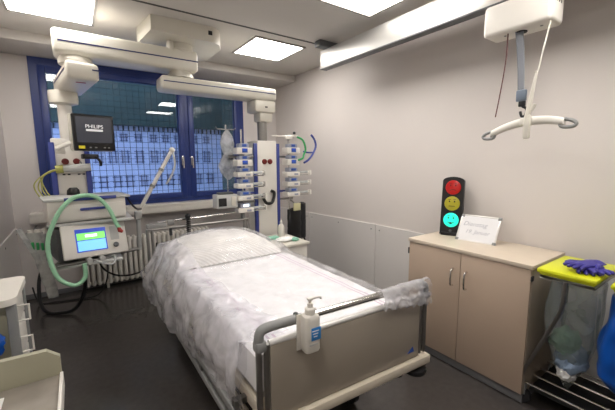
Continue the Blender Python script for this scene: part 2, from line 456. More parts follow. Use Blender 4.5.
c = MB(); c.box((-.02, 4.12, 1.36), (.30, .28, .92), .015); c.build('column_body', M_white, pl)
for x in (-.165, .11):
    MB().b2((x - .022, 3.955, .92), (x + .022, 3.985, 1.78), .004).build('side_rail', M_navy, pl)
def outlet(x, y, z, m, parent, name='gas_outlet'):
    o = MB(); o.lathe((x, y, z), [(.03, 0), (.03, .012), (.02, .02), (.02, .03)], (0, -1, 0), 16); o.build(name, m, parent)
outlet(-.07, 3.98, 1.60, M_dred, pl); outlet(.02, 3.98, 1.60, M_dred, pl)
for x, z in ((-.09, 1.475), (-.05, 1.475), (.03, 1.475), (.07, 1.475)): MB().box((x, 3.98, z), (.022, .012, .012)).build('power_socket', M_black, pl)
sh = MB(); sh.b2((-.24, 3.5, 1.045), (.42, 4.0, 1.065), .004); sh.b2((-.1, 3.95, .80), (.06, 4.05, 1.05)); sh.b2((-.20, 3.42, .69), (.30, 3.98, .715), .006); sh.b2((-.1, 3.95, .69), (.06, 4.02, .85))
sh.build('shelf_carrier', M_lgrey, pl)

# right pendant
pr_ = thing('supply_pendant', 'cream ceiling supply arm ending in the column between the two pump stacks', 'supply column', (1.81, 3.52, .5), 'ceiling supply columns')
arm_mesh(.72, 1.94, 3.37, 3.63, 2.265, 2.395).build('upper_arm', M_cream, pr_)
MB().b2((.74, 3.367, 2.333), (1.92, 3.372, 2.342)).build('stripe', M_stripe, pr_)
j = MB(); j.lathe((HX, HY, 2.39), [(.09, 0), (.12, .01), (.12, .03), (.1, .07)]); j.build('joint', M_cream, pr_)
e = MB(); e.box((1.80, 3.5, 2.20), (.26, .24, .14), .03); e.box((1.83, 3.51, 2.09), (.17, .18, .12), .03); e.build('elbow', M_cream, pr_)
MB().b2((1.79, 3.376, 2.18), (1.82, 3.381, 2.195)).build('red_badge', M_black, pr_)
MB().cyl((1.815, 3.51, 1.78), (1.815, 3.51, 2.06), .056, seg=28).build('drop_tube', M_steel, pr_)
c = MB(); c.box((1.815, 3.54, 1.15), (.25, .28, 1.34), .015); c.build('column_body', M_white, pr_)
for x in (1.672, 1.958):
    MB().b2((x - .018, 3.40, .5), (x + .018, 3.44, 1.79), .004).build('side_rail', M_navy, pr_)
outlet(1.775, 3.40, 1.585, M_dred, pr_); outlet(1.845, 3.40, 1.585, M_dred, pr_)
MB().b2((1.755, 3.394, 1.565), (1.795, 3.402, 1.605)).build('socket_plate', M_dark, pr_)
MB().b2((1.825, 3.394, 1.565), (1.865, 3.402, 1.605)).build('socket_plate', M_dark, pr_)
for z, m in ((1.64, M_steel), (1.235, M_navy), (1.14, M_steel)):
    MB().b2((1.36, 3.42, z - .012), (2.17, 3.435, z + .012), .003).build('equipment_rail', m, pr_)

# ---------------------------------------------------------------- patient monitor
mon = thing('patient_monitor', 'black patient monitor showing a grey start screen, on the left column', 'monitor', (.17, 3.75, 1.68))
R, U = V((.331, 0.02, -.005)).normalized(), V((-.02, .02, 1))
mw = frame_mw((.178, 3.74, 1.865), (1, 0, 0.0), U)
oriented(MB().box((0, 0, -.02), (.345, .335, .04), .012), mw).build('housing', M_black, mon)
oriented(MB().box((-.01, 0, -.06), (.36, .34, .05), .02), mw).build('rear_shell', M_cream, mon)
oriented(MB().box((0, .025, .0012), (.295, .235, .003)), mw).build('screen', M_screenoff, mon)
lettering('PHILIPS', .047, mw @ Matrix.Translation((.0, .055, .003)), M_label, mon, 'screen_lettering')
oriented(MB().box((0, .022, .0032), (.14, .018, .001)), mw).build('progress_bar', M_label, mon)
oriented(MB().box((-.115, -.135, .001), (.05, .026, .004)), mw).build('yellow_key', M_ylabel, mon)
k = MB()
for x in (-.045, .0, .075, .11): k.box((x, -.137, .001), (.018, .010, .004))
oriented(k, mw).build('key', M_grey, mon)
br = MB(); br.tube([(-.05, 3.98, 1.72), (-.10, 3.85, 1.72), (-.02, 3.80, 1.76), (.10, 3.80, 1.80)], .02); br.box((-.05, 3.96, 1.72), (.07, .05, .1), .008); br.build('bracket', M_white, mon)
mb_ = MB(); mb_.box((.13, 3.77, 1.645), (.13, .07, .045), .008); mb_.tube(spline([(.17, 3.74, 1.64), (.19, 3.70, 1.60), (.20, 3.72, 1.56)]), .012); mb_.build('socket_block', M_black, mon)

mon.rotation_euler.z = .27
# suction / flowmeter on left column
fm = thing('flow_regulator', 'pale horizontal regulator cylinder under the red outlets of the left column', 'regulator', (0, 3.93, 1.5))
MB().tube([(-.09, 3.93, 1.53), (.02, 3.93, 1.535), (.13, 3.93, 1.545)], [.03, .04, .036], 16).build('cylinder', M_lgrey, fm)
MB().tube([(-.15, 3.93, 1.525), (-.09, 3.93, 1.53)], [.036, .04], 14).build('collar', M_yg, fm)
MB().tube([(.05, 3.93, 1.54), (.045, 3.98, 1.60)], .014).build('stem', M_chrome, fm)
tb = MB()
for k in range(4):
    d = .014 * k
    g_ = .5 - .25 * k
    tb.tube(spline([(-.12, 3.92 + .3 * d, 1.53), (-.21 - d, 3.90, 1.50 - d), (-.29 - .05 * g_ + d, 3.88 + d, 1.39 - 1.5 * d), (-.27 + 2.2 * d, 3.86, 1.25 - .6 * d), (-.235 + .5 * d, 3.84, 1.18), (-.225 + .3 * d, 3.82, 1.06 - d)]), .0055, 8)
solo(tb, 'oxygen_tube_bundle', M_yg, 'bundle of yellow-green tubes looping left of the monitor column', 'tubes', (-.25, 3.85, 1.05))
cb = MB(); cb.lathe((-.03, 3.90, 1.265), [(.045, 0), (.055, .02), (.05, .06), (.03, .085)], seg=18)
solo(cb, 'pressure_bulb', M_black, 'black round pressure bulb on top of the drawer box', 'bulb', (-.03, 3.90, 1.265))

# ---------------------------------------------------------------- drawer box
dr = thing('drawer_box', 'white drawer box with two blue handle strips above the ventilator', 'drawer box', (.1, 3.75, 1.066))
MB().box((.09, 3.76, 1.17), (.60, .42, .19), .012).build('body', M_white, dr)
MB().box((.1, 3.76, 1.272), (.66, .46, .022), .006).build('top_plate', M_lgrey, dr)
MB().box((.11, 3.53, 1.272), (.40, .018, .03), .006).build('edge_grip', M_navy, dr)
d = MB().box((.12, 3.545, 1.155), (.50, .02, .13), .004).build('drawer', M_white, dr)
MB().box((.12, 3.525, 1.18), (.20, .03, .022), .008).build('handle', M_navy, d)
MB().box((.10, 3.532, 1.272), (.08, .02, .032), .004).build('grip_clip', M_black, dr)

# ---------------------------------------------------------------- ventilator
vt = thing('ventilator', 'grey ventilator with tilted lit blue and green screen below the drawer box', 'ventilator', (.1, 3.7, .716))
MB().box((.07, 3.76, .87), (.44, .38, .30), .02).build('body', M_dgrey, vt)
MB().box((.12, 3.57, 1.032), (.47, .09, .022), .006).build('top_hood', M_white, vt); MB().box((.12, 3.60, 1.05), (.44, .10, .014), .004).build('gap_shade_strip', M_black, vt)  # black strip paints in the shade of the gap below the drawer box
vw = frame_mw((.125, 3.475, .905), (1, -.03, -.02), (-.05, .38, 1))
oriented(MB().box((0, 0, -.02), (.50, .30, .05), .012), vw).build('control_panel', M_white, vt)
sc_ = oriented(MB().box((-.035, .0, .006), (.235, .205, .004)), vw).build('screen', M_scrdark, vt)
oriented(MB().box((-.035, .035, .009), (.215, .062, .002)), vw).build('status_band', M_scrgreen, sc_)
oriented(MB().box((-.035, .038, .011), (.09, .022, .001)), vw).build('status_text', M_scrwhite, sc_)
oriented(MB().box((-.035, -.048, .009), (.215, .09, .002)), vw).build('reading_panel', M_scrcyan, sc_)
oriented(MB().lathe((.15, -.075, .005), [(.022, 0), (.024, .012), (.018, .025)], seg=20), vw).build('rotary_knob', M_dgrey, vt)
oriented(MB().box((.15, .04, .006), (.07, .13, .003)), vw).build('key_field', M_lgrey, vt)
MB().box((.02, 3.48, .728), (.40, .10, .018), .004).build('front_tray', M_steel, vt)
for x in (.05, .15): MB().cyl((x, 3.47, .745), (x, 3.40, .735), .022).build('hose_port', M_lgrey, vt)

gh = MB()
P = spline([(x - .06, y, z) for x, y, z in [(.06, 3.39, .72), (.055, 3.38, .60), (-.03, 3.36, .555), (-.14, 3.38, .66), (-.175, 3.42, .92), (-.10, 3.44, 1.14), (.0, 3.46, 1.27), (.10, 3.48, 1.305), (.20, 3.50, 1.28), (.28, 3.49, 1.18), (.33, 3.47, 1.04), (.35, 3.46, .99)]], 14)
gh.tube(P, [.0165 + .0024 * (i % 2) for i in range(len(P))], 12)
solo(gh, 'breathing_hose', M_hose, 'pale green corrugated breathing hose looped around the ventilator screen', 'hose', (.05, 3.4, .55))
tp = MB().tube([(.285, 3.46, 1.0), (.295, 3.45, .965), (.315, 3.44, .955)], [.014, .02, .012], 12)
solo(tp, 'hose_connector', M_red, 'small red connector at the right end of the green hose', 'connector', (.34, 3.42, .95))
vt.rotation_euler.z = .20; dr.rotation_euler.z = .13; vt.location.x -= .065; dr.location.x -= .04
wt = MB(); wt.tube(spline([(.09, 3.40, .73), (.16, 3.36, .70), (.22, 3.38, .69), (.24, 3.45, .74), (.18, 3.47, .73)]), .009)
solo(wt, 'clear_drain_tube', M_tubeclear, 'short clear tube coiled under the ventilator screen', 'tube', (.2, 3.4, .7))

# clear bags with green-capped tubes hung at left
bd = thing('tube_set', 'clear bagged tube set with green clips hanging left of the ventilator', 'tube set', (-.33, 3.9, .29))
def bagged(x0, x1, zt, y0):
    def f(u, v):
        zz = zt + (.30 - zt) * v
        cx = x0 + (x1 - x0) * v; wd = .075 * (1 - .45 * v)
        a = 2 * PI * u
        return V((cx + wd * math.cos(a) + .008 * noise.noise(V((a, v * 9, x0))), y0 + .03 * math.sin(a) + .01 * noise.noise(V((a * 2, v * 7, 3))), zz))
    return MB().grid(f, 18, 24, wrap=True)
bagged(-.35, -.27, .95, 3.92).build('bag', M_tubeclear, bd)
tbs = MB()
for k in range(4): tbs.tube([(-.40 + .03 * k, 3.92, .93), (-.345 + .022 * k, 3.92, .60), (-.30 + .016 * k, 3.915, .31)], .010, 8)
tbs.build('tubing', M_white, bd)
MB().tube([(-.46, 3.88, 1.0), (-.34, 3.90, .66)], .022, 10).build('yankauer', M_tubeclear, bd)
for k in range(3): MB().box((-.375 + .035 * k, 3.885, .83 - .008 * k), (.022, .012, .07), .004).build('green_clip', M_green, bd)
cp = MB()
for k in range(3): cp.cyl((-.38 + .05 * k, 3.92, .93), (-.385 + .05 * k, 3.92, .975), .024, seg=12)
cp.build('white_cap', M_white, bd)
hk = MB(); hk.tube([(-.42, 4.88, .86), (-.42, 4.55, .86), (-.38, 4.02, .90), (-.36, 3.955, .93)], .008, 8); hk.build('hanger_hook', M_grey, bd)

# cables at the column foot
ca = MB(); ca.tube(spline([(-.05, 4.0, .70), (.0, 4.05, .50), (-.03, 4.1, .22), (-.12, 4.15, .05), (-.25, 4.2, .02), (-.36, 4.3, .02), (-.42, 4.42, .10), (-.42, 4.5, .3), (-.38, 4.55, .45)]), .018, 10)
solo(ca, 'supply_hose', M_black, 'thick black supply hose looping down to the floor beneath the ventilator', 'hose', (-.1, 4.1, .02))
cb2 = MB(); cb2.tube(spline([(.05, 4.0, .72), (.12, 4.2, .62), (.22, 4.4, .45), (.20, 4.45, .2), (.10, 4.5, .03), (-.1, 4.55, .01), (-.3, 4.6, .01), (-.45, 4.66, .02), (-.50, 4.7, .2)]), .008, 8)
solo(cb2, 'power_cable', M_black, 'thin black power cable trailing over the floor beneath the ventilator', 'cable', (.1, 4.4, .01))
cb3 = MB(); cb3.tube(spline([(.1, 4.02, .70), (.16, 4.2, .44), (.28, 4.3, .30), (.42, 4.35, .25), (.56, 4.35, .27), (.66, 4.32, .36), (.72, 4.28, .50), (.74, 4.25, .62)]), .010, 8)
solo(cb3, 'bed_cable', M_black, 'black cable sagging in front of the radiator towards the bed', 'cable', (.4, 4.3, .25))
cb4 = MB(); cb4.tube(spline([(.40, 3.82, 1.27), (.44, 3.85, 1.18), (.50, 3.9, 1.10), (.56, 4.0, 1.08)]), .010, 8)
solo(cb4, 'sensor_cable', M_black, 'short black cable curving off the drawer box edge', 'cable', (.44, 3.85, 1.1))

# diagonal circuit arm
sa = thing('support_arm', 'white diagonal tube holder arm rising in front of the window', 'support arm', (.62, 4.05, .62))
MB().tube([(.54, 4.1, 1.02), (.95, 4.15, 1.72)], .022, 12).build('upper_tube', M_white, sa)
MB().tube([(.53, 4.1, .60), (.54, 4.1, 1.03)], .024, 12).build('lower_post', M_lgrey, sa)
for t in (.42, .68):
    p = V((.54, 4.1, 1.02)).lerp(V((.95, 4.15, 1.72)), t); q = (V((.41, .05, .7))).normalized()
    MB().tube([p - q * .015, p + q * .015], .032, 12).build('clamp_ring', M_grey, sa)
MB().ball((.955, 4.15, 1.725), .034).build('pivot', M_cream, sa)
MB().tube(spline([(.96, 4.13, 1.70), (.97, 4.12, 1.55), (.92, 4.12, 1.42), (.86, 4.12, 1.33)]), .012, 8).build('hose_clip', M_lgrey, sa)
MB().box((.54, 4.1, 1.0), (.07, .07, .09), .01).build('pivot', M_lgrey, sa)
ft = MB(); ft.tube([(.53, 4.1, .62), (.30, 4.08, .60), (.02, 4.05, .72)], .018, 10); ft.build('mounting_bar', M_steel, sa)

# radiator
rd = thing('radiator', 'white ribbed column radiator on the wall under the window', 'radiator', (.7, 4.8, .04))
nsec = 26
for k in range(nsec):
    x = .02 + k * .06
    s_ = MB(); s_.box((x, 4.79, .35), (.042, .10, .58), .018, seg=3); s_.build('radiator_section', M_white, rd)
MB().tube([(.0, 4.79, .60), (1.55, 4.79, .60)], .022, 10).build('header_pipe', M_white, rd)
MB().tube([(.0, 4.79, .09), (1.55, 4.79, .09)], .022, 10).build('header_pipe', M_white, rd)
for x in (.23, 1.31):
    MB().b2((x - .01, 4.80, .5), (x + .01, 4.9, .54)).build('bracket', M_white, rd); MB().tube([(x, 4.79, 0), (x, 4.79, .1)], .016, 8).build('foot', M_white, rd)

# ---------------------------------------------------------------- infusion pumps
def pole(x, y, z0, z1, label):
    o = thing('pump_pole', label, 'pole', (x, y, z0), 'pump poles')
    MB().cyl((x, y, z0), (x, y, z1), .010, seg=10).build('tube', M_chrome, o)
    MB().box((x, y - .0, 1.64), (.04, .05, .05), .006).build('clamp', M_dgrey, o)
    MB().box((x, y - .0, 1.235), (.04, .05, .05), .006).build('clamp', M_dgrey, o)
pole(1.50, 3.40, .98, 1.93, 'thin chrome pole behind the pump stack nearer the window')
pole(2.10, 3.40, .98, 1.90, 'thin chrome pole behind the pump stack nearer the right wall')
def vol_pump(x, y, z, label, group):
    o = thing('infusion_pump', label, 'infusion pump', (x, y, z), group)
    MB().box((x, y, z + .034), (.175, .13, .068), .010).build('housing', M_white, o)
    MB().box((x, y - .01, z + .088), (.115, .09, .045), .010).build('carry_handle', M_pumpgrey, o)
    MB().box((x, y - .053, z + .090), (.05, .012, .028), .003).build('handle_slot', M_pumpblue, o)
    MB().box((x, y - .066, z + .038), (.062, .006, .044), .002).build('keypad', M_pumpblue, o)
    MB().box((x - .005, y - .068, z + .046), (.04, .006, .014)).build('display', M_scrdark, o)
    return o
def syr_pump(x, y, z, label, group, lit=False):
    o = thing('syringe_pump', label, 'syringe pump', (x, y, z), group)
    MB().box((x, y, z + .026), (.175, .13, .052), .009).build('housing', M_white, o)
    MB().box((x, y - .005, z + .074), (.12, .10, .050), .010).build('carry_handle', M_pumpgrey, o)
    MB().box((x, y - .058, z + .078), (.062, .012, .026), .003).build('display', M_scrwhite if lit else M_pumpblue, o)
    sy = MB(); sy.tube([(x + .07, y - .045, z + .045), (x + .20, y - .045, z + .045)], .014, 12); sy.build('syringe_barrel', M_tubeclear, o)
    pg = MB(); pg.box((x + .235, y - .04, z + .038), (.016, .06, .055), .004); pg.tube([(x + .19, y - .045, z + .045), (x + .235, y - .045, z + .045)], .006, 8); pg.build('plunger_head', M_white, o)
    rl = MB(); rl.tube([(x + .08, y - .02, z + .012), (x + .235, y - .02, z + .012)], .008, 8); rl.tube([(x + .08, y + .02, z + .04), (x + .235, y + .02, z + .04)], .006, 8); rl.build('drive_rod', M_chrome, o)
    MB().box((x + .03, y - .067, z + .024), (.05, .004, .02)).build('name_strip', M_pumpgrey, o)
    return o
gl, gr_ = 'pumps stacked nearer the window', 'pumps stacked nearer the right wall'
XA, XB, YP = 1.47, 2.075, 3.31
vol_pump(XA, YP, 1.665, 'topmost infusion pump of the stack beside the window, blue keypad', gl)
vol_pump(XA, YP, 1.54, 'second infusion pump from the top of the stack beside the window', gl)
for k, z in enumerate((1.425, 1.305, 1.175)):
    syr_pump(XA, YP, z, ['uppermost syringe pump of the stack beside the window, just below its two infusion pumps', 'middle syringe pump of the stack beside the window', 'third syringe pump down beside the window, level with the grey box pump'][k], gl)
syr_pump(XA, YP, 1.045, 'lowest syringe pump beside the window, with a lit white display', gl, True)
vol_pump(XB, YP, 1.675, 'topmost infusion pump of the stack by the right wall, under green tubing', gr_)
vol_pump(XB, YP, 1.545, 'second infusion pump from the top of the stack by the right wall', gr_)
for k, z in enumerate((1.415, 1.30, 1.18)):
    syr_pump(XB, YP, z, ['uppermost syringe pump of the stack by the right wall', 'middle syringe pump of the three by the right wall', 'lowest syringe pump by the right wall, above the black bag'][k], gr_)
# grey box pump on the rail, left
gp = thing('feeding_pump', 'grey box pump with dark square screen left of the pump stacks', 'pump', (1.31, 3.34, 1.10))
MB().box((1.28, 3.36, 1.175), (.23, .14, .145), .012).build('housing', M_lgrey, gp)
MB().box((1.225, 3.287, 1.17), (.085, .008, .085), .003).build('screen', M_black, gp)
MB().box((1.345, 3.285, 1.175), (.05, .02, .10), .006).build('drip_chamber_slot', M_cream, gp)
MB().box((1.28, 3.36, 1.258), (.16, .08, .022), .006).build('handle', M_dgrey, gp)
MB().box((1.39, 3.40, 1.20), (.05, .06, .06), .006).build('rail_clamp', M_dgrey, gp)
# iv pole + bags
ip = thing('drip_pole', 'slim chrome drip pole with hook bar in front of the right sash', 'drip pole', (1.40, 3.58, 1.1))
MB().cyl((1.40, 3.58, 1.12), (1.40, 3.58, 1.99), .009, seg=10).build('tube', M_chrome, ip)
hk = MB(); hk.tube([(1.28, 3.56, 1.96), (1.30, 3.57, 1.94), (1.50, 3.59, 1.94), (1.52, 3.60, 1.96)], .006, 8); hk.build('hook_bar', M_chrome, ip)
MB().b2((1.385, 3.43, 1.61), (1.415, 3.60, 1.66), .004).build('rail_clamp', M_dgrey, ip)
ib = thing('infusion_bags', 'crumpled clear plastic infusion bags hanging from the drip pole', 'infusion bag', (1.38, 3.54, 1.4))
def blob(cx, cy, zt, zb, rx, ry, seed, amp=.02, prof=None, nu=26, nv=26):
    def f(u, v):
        a = 2 * PI * u; z = zt + (zb - zt) * v
        k = prof(v) if prof else math.sin(PI * min(max(v, .02), .98)) ** .6
        q = V((math.cos(a) * 1.5, math.sin(a) * 1.5, v * 5 + seed))
        d = 1 + amp * 8 * noise.noise(q * 1.7) + amp * 4 * noise.noise(q * 4)
        return V((cx + rx * k * math.cos(a) * d, cy + ry * k * math.sin(a) * d, z + .01 * noise.noise(q * 3)))
    return MB().grid(f, nu, nv, wrap=True)
blob(1.39, 3.52, 1.93, 1.63, .075, .035, 1.3).build('upper_bag', M_ivbag, ib)
blob(1.39, 3.52, 1.69, 1.39, .10, .045, 5.1).build('lower_bag', M_ivbag, ib)
blob(1.40, 3.53, 1.85, 1.50, .05, .02, 9.3).build('drip_set', M_tubeclear, ib)
# tubing at right top
mf = thing('stopcock_manifold', 'white stopcock manifold with green and blue lines above the right pump stack', 'manifold', (2.12, 3.33, 1.80))
MB().tube([(1.86, 3.36, 1.875), (1.98, 3.35, 1.872), (2.10, 3.34, 1.88), (2.19, 3.33, 1.875)], [.006, .007, .013, .010], 10).build('manifold_bar', M_white, mf)
MB().box((2.06, 3.34, 1.86), (.10, .05, .04), .01).build('holder', M_white, mf)
MB().lathe((2.14, 3.33, 1.90), [(.016, 0), (.018, .02), (.01, .03)], seg=12).build('cap', M_black, mf)
gt = MB(); gt.tube(spline([(2.17, 3.32, 1.87), (2.24, 3.30, 1.83), (2.27, 3.29, 1.73), (2.23, 3.27, 1.66), (2.18, 3.22, 1.62), (2.12, 3.22, 1.60)]), .012, 8)
gt.build('green_line', M_green, mf)
gt = MB(); gt.tube(spline([(2.36, 3.30, 1.90), (2.41, 3.30, 1.84), (2.42, 3.29, 1.76), (2.36, 3.28, 1.66), (2.28, 3.25, 1.60), (2.20, 3.22, 1.57)]), .013, 8); gt.tube(spline([(2.24, 3.29, 1.70), (2.30, 3.29, 1.69), (2.38, 3.29, 1.69)]), .010, 8)
gt.build('blue_line', M_navy, mf)
cs = MB(); cs.tube(spline([(1.72, 3.37, 1.22), (1.76, 3.35, 1.12), (1.84, 3.35, 1.12), (1.88, 3.37, 1.22), (1.84, 3.37, 1.25)]), .018, 10)
solo(cs, 'coiled_cable', M_black, 'black cable loop hanging on the column between pump stacks', 'cable', (1.8, 3.36, 1.12))

# ---------------------------------------------------------------- nightstand cart behind the bed
ns = thing('bedside_cart', 'cream bedside cart behind the bed beneath the pumps', 'bedside cart', (1.78, 3.02, 0))
MB().b2((1.60, 2.80, .10), (1.95, 3.28, .72), .01).build('body', M_white, ns)
MB().b2((1.58, 2.78, .72), (1.97, 3.30, .75), .008).build('top', M_cream, ns)
for z in (.25, .48): 
    d = MB().b2((1.62, 2.785, z - .09), (1.93, 2.80, z + .1), .004).build('drawer', M_white, ns)
    MB().tube([(1.72, 2.785, z), (1.72, 2.76, z), (1.83, 2.76, z), (1.83, 2.785, z)], .006, 8).build('handle', M_chrome, d)
for x in (1.64, 1.91):
    for y in (2.84, 3.24): MB().cyl((x - .012, y, .05), (x + .012, y, .05), .05).build('caster', M_dark, ns)
for x in (1.64, 1.91):
    for y in (2.84, 3.24): MB().cyl((x, y, .05), (x, y, .11), .012).build('caster_stem', M_steel, ns)
bt = thing('spray_bottle', 'small white bottle on the bedside cart', 'bottle', (1.83, 3.14, .75))
MB().lathe((1.83, 3.14, .75), [(.034, 0), (.036, .01), (.036, .11), (.028, .135), (.014, .15)]).build('bottle_body', M_soap, bt)
MB().lathe((1.83, 3.14, .90), [(.014, 0), (.014, .03), (.007, .032), (.007, .055)]).build('cap', M_white, bt)
pk = MB().box((1.70, 3.10, .765), (.12, .09, .03), .008); solo(pk, 'glove_pack', M_mint, 'mint green pack lying on the bedside cart', 'pack', (1.70, 3.10, .75))
def crump(cx, cy, cz, rx, ry, rz, seed):
    m = MB(); o = bmesh.ops.create_icosphere(m.bm, subdivisions=4, radius=1)
    for v in o['verts']:
        d = 1 + .25 * noise.noise(v.co * 2.3 + V((seed, 0, 0))) + .12 * noise.noise(v.co * 6 + V((0, seed, 0)))
        v.co = V((cx + v.co.x * rx * d, cy + v.co.y * ry * d, cz + max(-.9, v.co.z) * rz * d))
    return m
solo(crump(1.76, 2.95, .772, .10, .06, .024, 3), 'crumpled_tissue', M_paper, 'crumpled white tissue on the front of the bedside cart', 'tissue', (1.76, 2.95, .75))
solo(crump(1.86, 2.90, .768, .04, .04, .02, 6), 'mint_swab_pack', M_mint, 'small mint swab pack beside the crumpled tissue', 'pack', (1.86, 2.90, .75))
bb = thing('cuff_bag', 'black hanging cuff bag with yellow tag in front of the right wall', 'cuff bag', (2.2, 3.38, .5))
blob(2.17, 3.40, 1.02, .56, .095, .05, 2.2, .008, lambda v: .35 if v in (0, 1) else 1.0).build('pouch', M_black, bb)
blob(2.30, 3.42, 1.08, .62, .05, .04, 7.2, .008, lambda v: .3 if v in (0, 1) else 1.0).build('side_pouch', M_dark, bb)
MB().box((2.17, 3.335, 1.04), (.10, .012, .09), .003).build('yellow_tag', mat('pale_yellow', 'd0cba0', .5), bb)
MB().tube(spline([(2.10, 3.40, 1.13), (2.15, 3.40, 1.10), (2.2, 3.40, 1.04)]), .01, 8).build('hook', M_steel, bb)
st_ = MB()
for x in (2.21, 2.26, 2.31): st_.tube(spline([(x, 3.40, .66), (x + .02, 3.38, .5), (x - .01, 3.40, .36), (x, 3.42, .22)]), .010, 8)
st_.build('hose', M_dark, bb)

# ---------------------------------------------------------------- bed
A = V((.555, 1.14, 0)); B = V((1.535, 1.072, 0)); FD = (B - A).normalized()
bed = thing('hospital_bed', 'raised hospital bed with taupe footboard and chrome rails', 'bed', (1.03, 2.2, 0))
def fp(t, z, off=0):
    p = A.lerp(B, t); n = V((FD.y, -FD.x, 0))      # towards camera
    return V((p.x + n.x * off, p.y + n.y * off, z))
fb = MB(); fbw = frame_mw(fp(.5, .68), FD, (0, 0, 1))
oriented(MB().box((0, 0, 0), (.90, .345, .022), .006), fbw).build('footboard', M_fboard, bed)
MB().tube([fp(.05, .925), fp(.95, .925)], .0165, 14).build('top_rail', M_chrome, bed)
MB().tube([fp(.04, .855), fp(.97, .855)], .014, 12).build('panel_rail', M_alu, bed)
for s, t0, t1 in ((0, 0, .20), (1, 1, .93)):
    g = MB(); g.tube(spline([fp(t1, .925), fp(t0 + (.04 if s == 0 else -.04), .925), fp(t0, .905), fp(t0, .845)], 8), [.021] * 25, 14)
    g.box(fp(t0, .855), (.05, .05, .05), .014)
    g.build('corner_grip', M_grey, bed)
    for o in (-.018, .022):
        tt = t0 + (.0 if s == 0 else 0) + o * .9 * (1 if s == 0 else -1)
        MB().tube([fp(tt + .01 * (1 if s == 0 else -1), .855), fp(tt + .01 * (1 if s == 0 else -1), .52)], .013, 12).build('footboard_post', M_steel, bed)
br_ = oriented(MB().box((0, 0, 0), (1.05, .05, .07), .008), frame_mw(fp(.5, .480), FD, (0, 0, 1))); br_.build('foot_crossbar', M_bedcream, bed)
oriented(MB().box((0, 0, -.06), (.66, .03, .05), .008), frame_mw(fp(.5, .465), FD, (0, 0, 1))).build('lower_crossbar', M_bedcream, bed)
for t in (.035, .955):
    p = fp(t, .49, -.01)
    MB().lathe((p.x, p.y, .405), [(.035, 0), (.062, .006), (.066, .02), (.062, .032), (.03, .038)], seg=28).build('bumper_roller', M_black, bed)
p = fp(.84, .47, 0); MB().lathe((p.x, p.y + .03, .405), [(.02, 0), (.03, .01), (.03, .04)], seg=16).build('stop_knob', M_black, bed)
bg = oriented(MB().prism([(.36, -.13, .012), (.41, -.13, .012), (.40, -.10, .012)], (0, 0, .002)), fbw); bg.build('blue_badge', M_pumpblue, bed)
# deck and side frames
fr = MB()
for x in (.585, 1.455): fr.b2((x - .03, 1.18, .51), (x + .03, 3.2, .57), .006)
for y in (1.3, 2.2, 3.1): fr.b2((.6, y - .025, .51), (1.44, y + .025, .55))
fr.build('frame', M_bedcream, bed)
MB().b2((.58, 1.2, .57), (1.46, 3.2, .615), .006).build('mattress_deck', M_lgrey, bed)
for x, s in ((.505, 1), (1.535, -1)):
    sr = MB(); sr.b2((x - .015, 1.25, .455), (x + .015, 2.75, .50), .006); sr.b2((x - .012, 1.25, .37), (x + .012, 2.75, .41), .006)
    o = sr.build('side_rail', M_grey, bed)
    for y in (1.3, 1.8, 2.3, 2.7):
        ps = MB(); ps.b2((x - .01, y - .02, .38), (x + .01, y + .02, .54)); ps.b2((min(x, x + s * .07), y - .015, .51), (max(x, x + s * .07), y + .015, .54)); ps.build('rail_bracket', M_steel, o)
# undercarriage
uc = MB(); uc.b2((.62, 1.45, .14), (.70, 3.0, .20), .006); uc.b2((1.34, 1.45, .14), (1.42, 3.0, .20), .006); uc.b2((.70, 1.5, .14), (1.34, 1.58, .20)); uc.b2((.70, 2.86, .14), (1.34, 2.94, .20))
uc.build('base_frame', M_bedcream, bed)
lf = MB()
for y in (1.7, 2.65): lf.box((1.02, y, .36), (.5, .06, .34), rot=(math.radians(25), 0, 0)); 
lf.build('lift_column', M_grey, bed)
for x in (.66, 1.38):
    for y in (1.5, 2.95):
        c = MB(); c.cyl((x - .02, y, .07), (x + .02, y, .07), .07); o = c.build('caster', M_dark, bed)
        MB().b2((x - .03, y - .03, .08), (x + .03, y + .03, .15), .01).build('fork', M_grey, o)
# headboard frame
hb = MB(); HYd = 3.3
hb.tube([(.50, HYd, .968), (1.50, HYd, .966)], .014, 12); hb.build('headboard_rail', M_steel, bed)
hb = MB(); hb.tube([(.60, HYd + .06, 1.02), (1.46, HYd + .06, 1.045)], .010, 10); hb.build('accessory_rail', M_chrome, bed)
for x in (.50, .54, 1.46, 1.50): MB().tube([(x, HYd, .54), (x, HYd, .97)], .013, 12).build('headboard_post', M_steel, bed)
hx = MB(); hx.b2((.50, HYd - .03, .51), (1.5, HYd + .03, .56), .006); hx.b2((.56, 3.18, .51), (.61, HYd, .56)); hx.b2((1.43, 3.18, .51), (1.48, HYd, .56)); hx.build('head_crossbar', M_bedcream, bed)
for c_, d_ in (((.585, HYd + .02, .995), (.17, .06, .045)), ((.72, HYd + .05, 1.01), (.06, .04, .05)), ((1.46, HYd + .03, 1.0), (.03, .06, .09))): MB().box(c_, d_, .007).build('rail_clamp', M_grey, bed)
kp = MB(); kp.box((.70, HYd - .02, .93), (.025, .02, .07), .004); kp.build('hook', M_dark, bed)
# coil cable at headboard
co = MB(); P = [(.87 + .018 * math.cos(k * .9), 3.285 + .018 * math.sin(k * .9) - .0, 1.05 - k * .0028) for k in range(80)]
co.tube(P, .007, 6); co.ball((.87, 3.30, 1.06), .028)
solo(co, 'coil_cable', M_black, 'black coiled cable hanging over the headboard rail', 'cable', (.87, 3.3, .83))

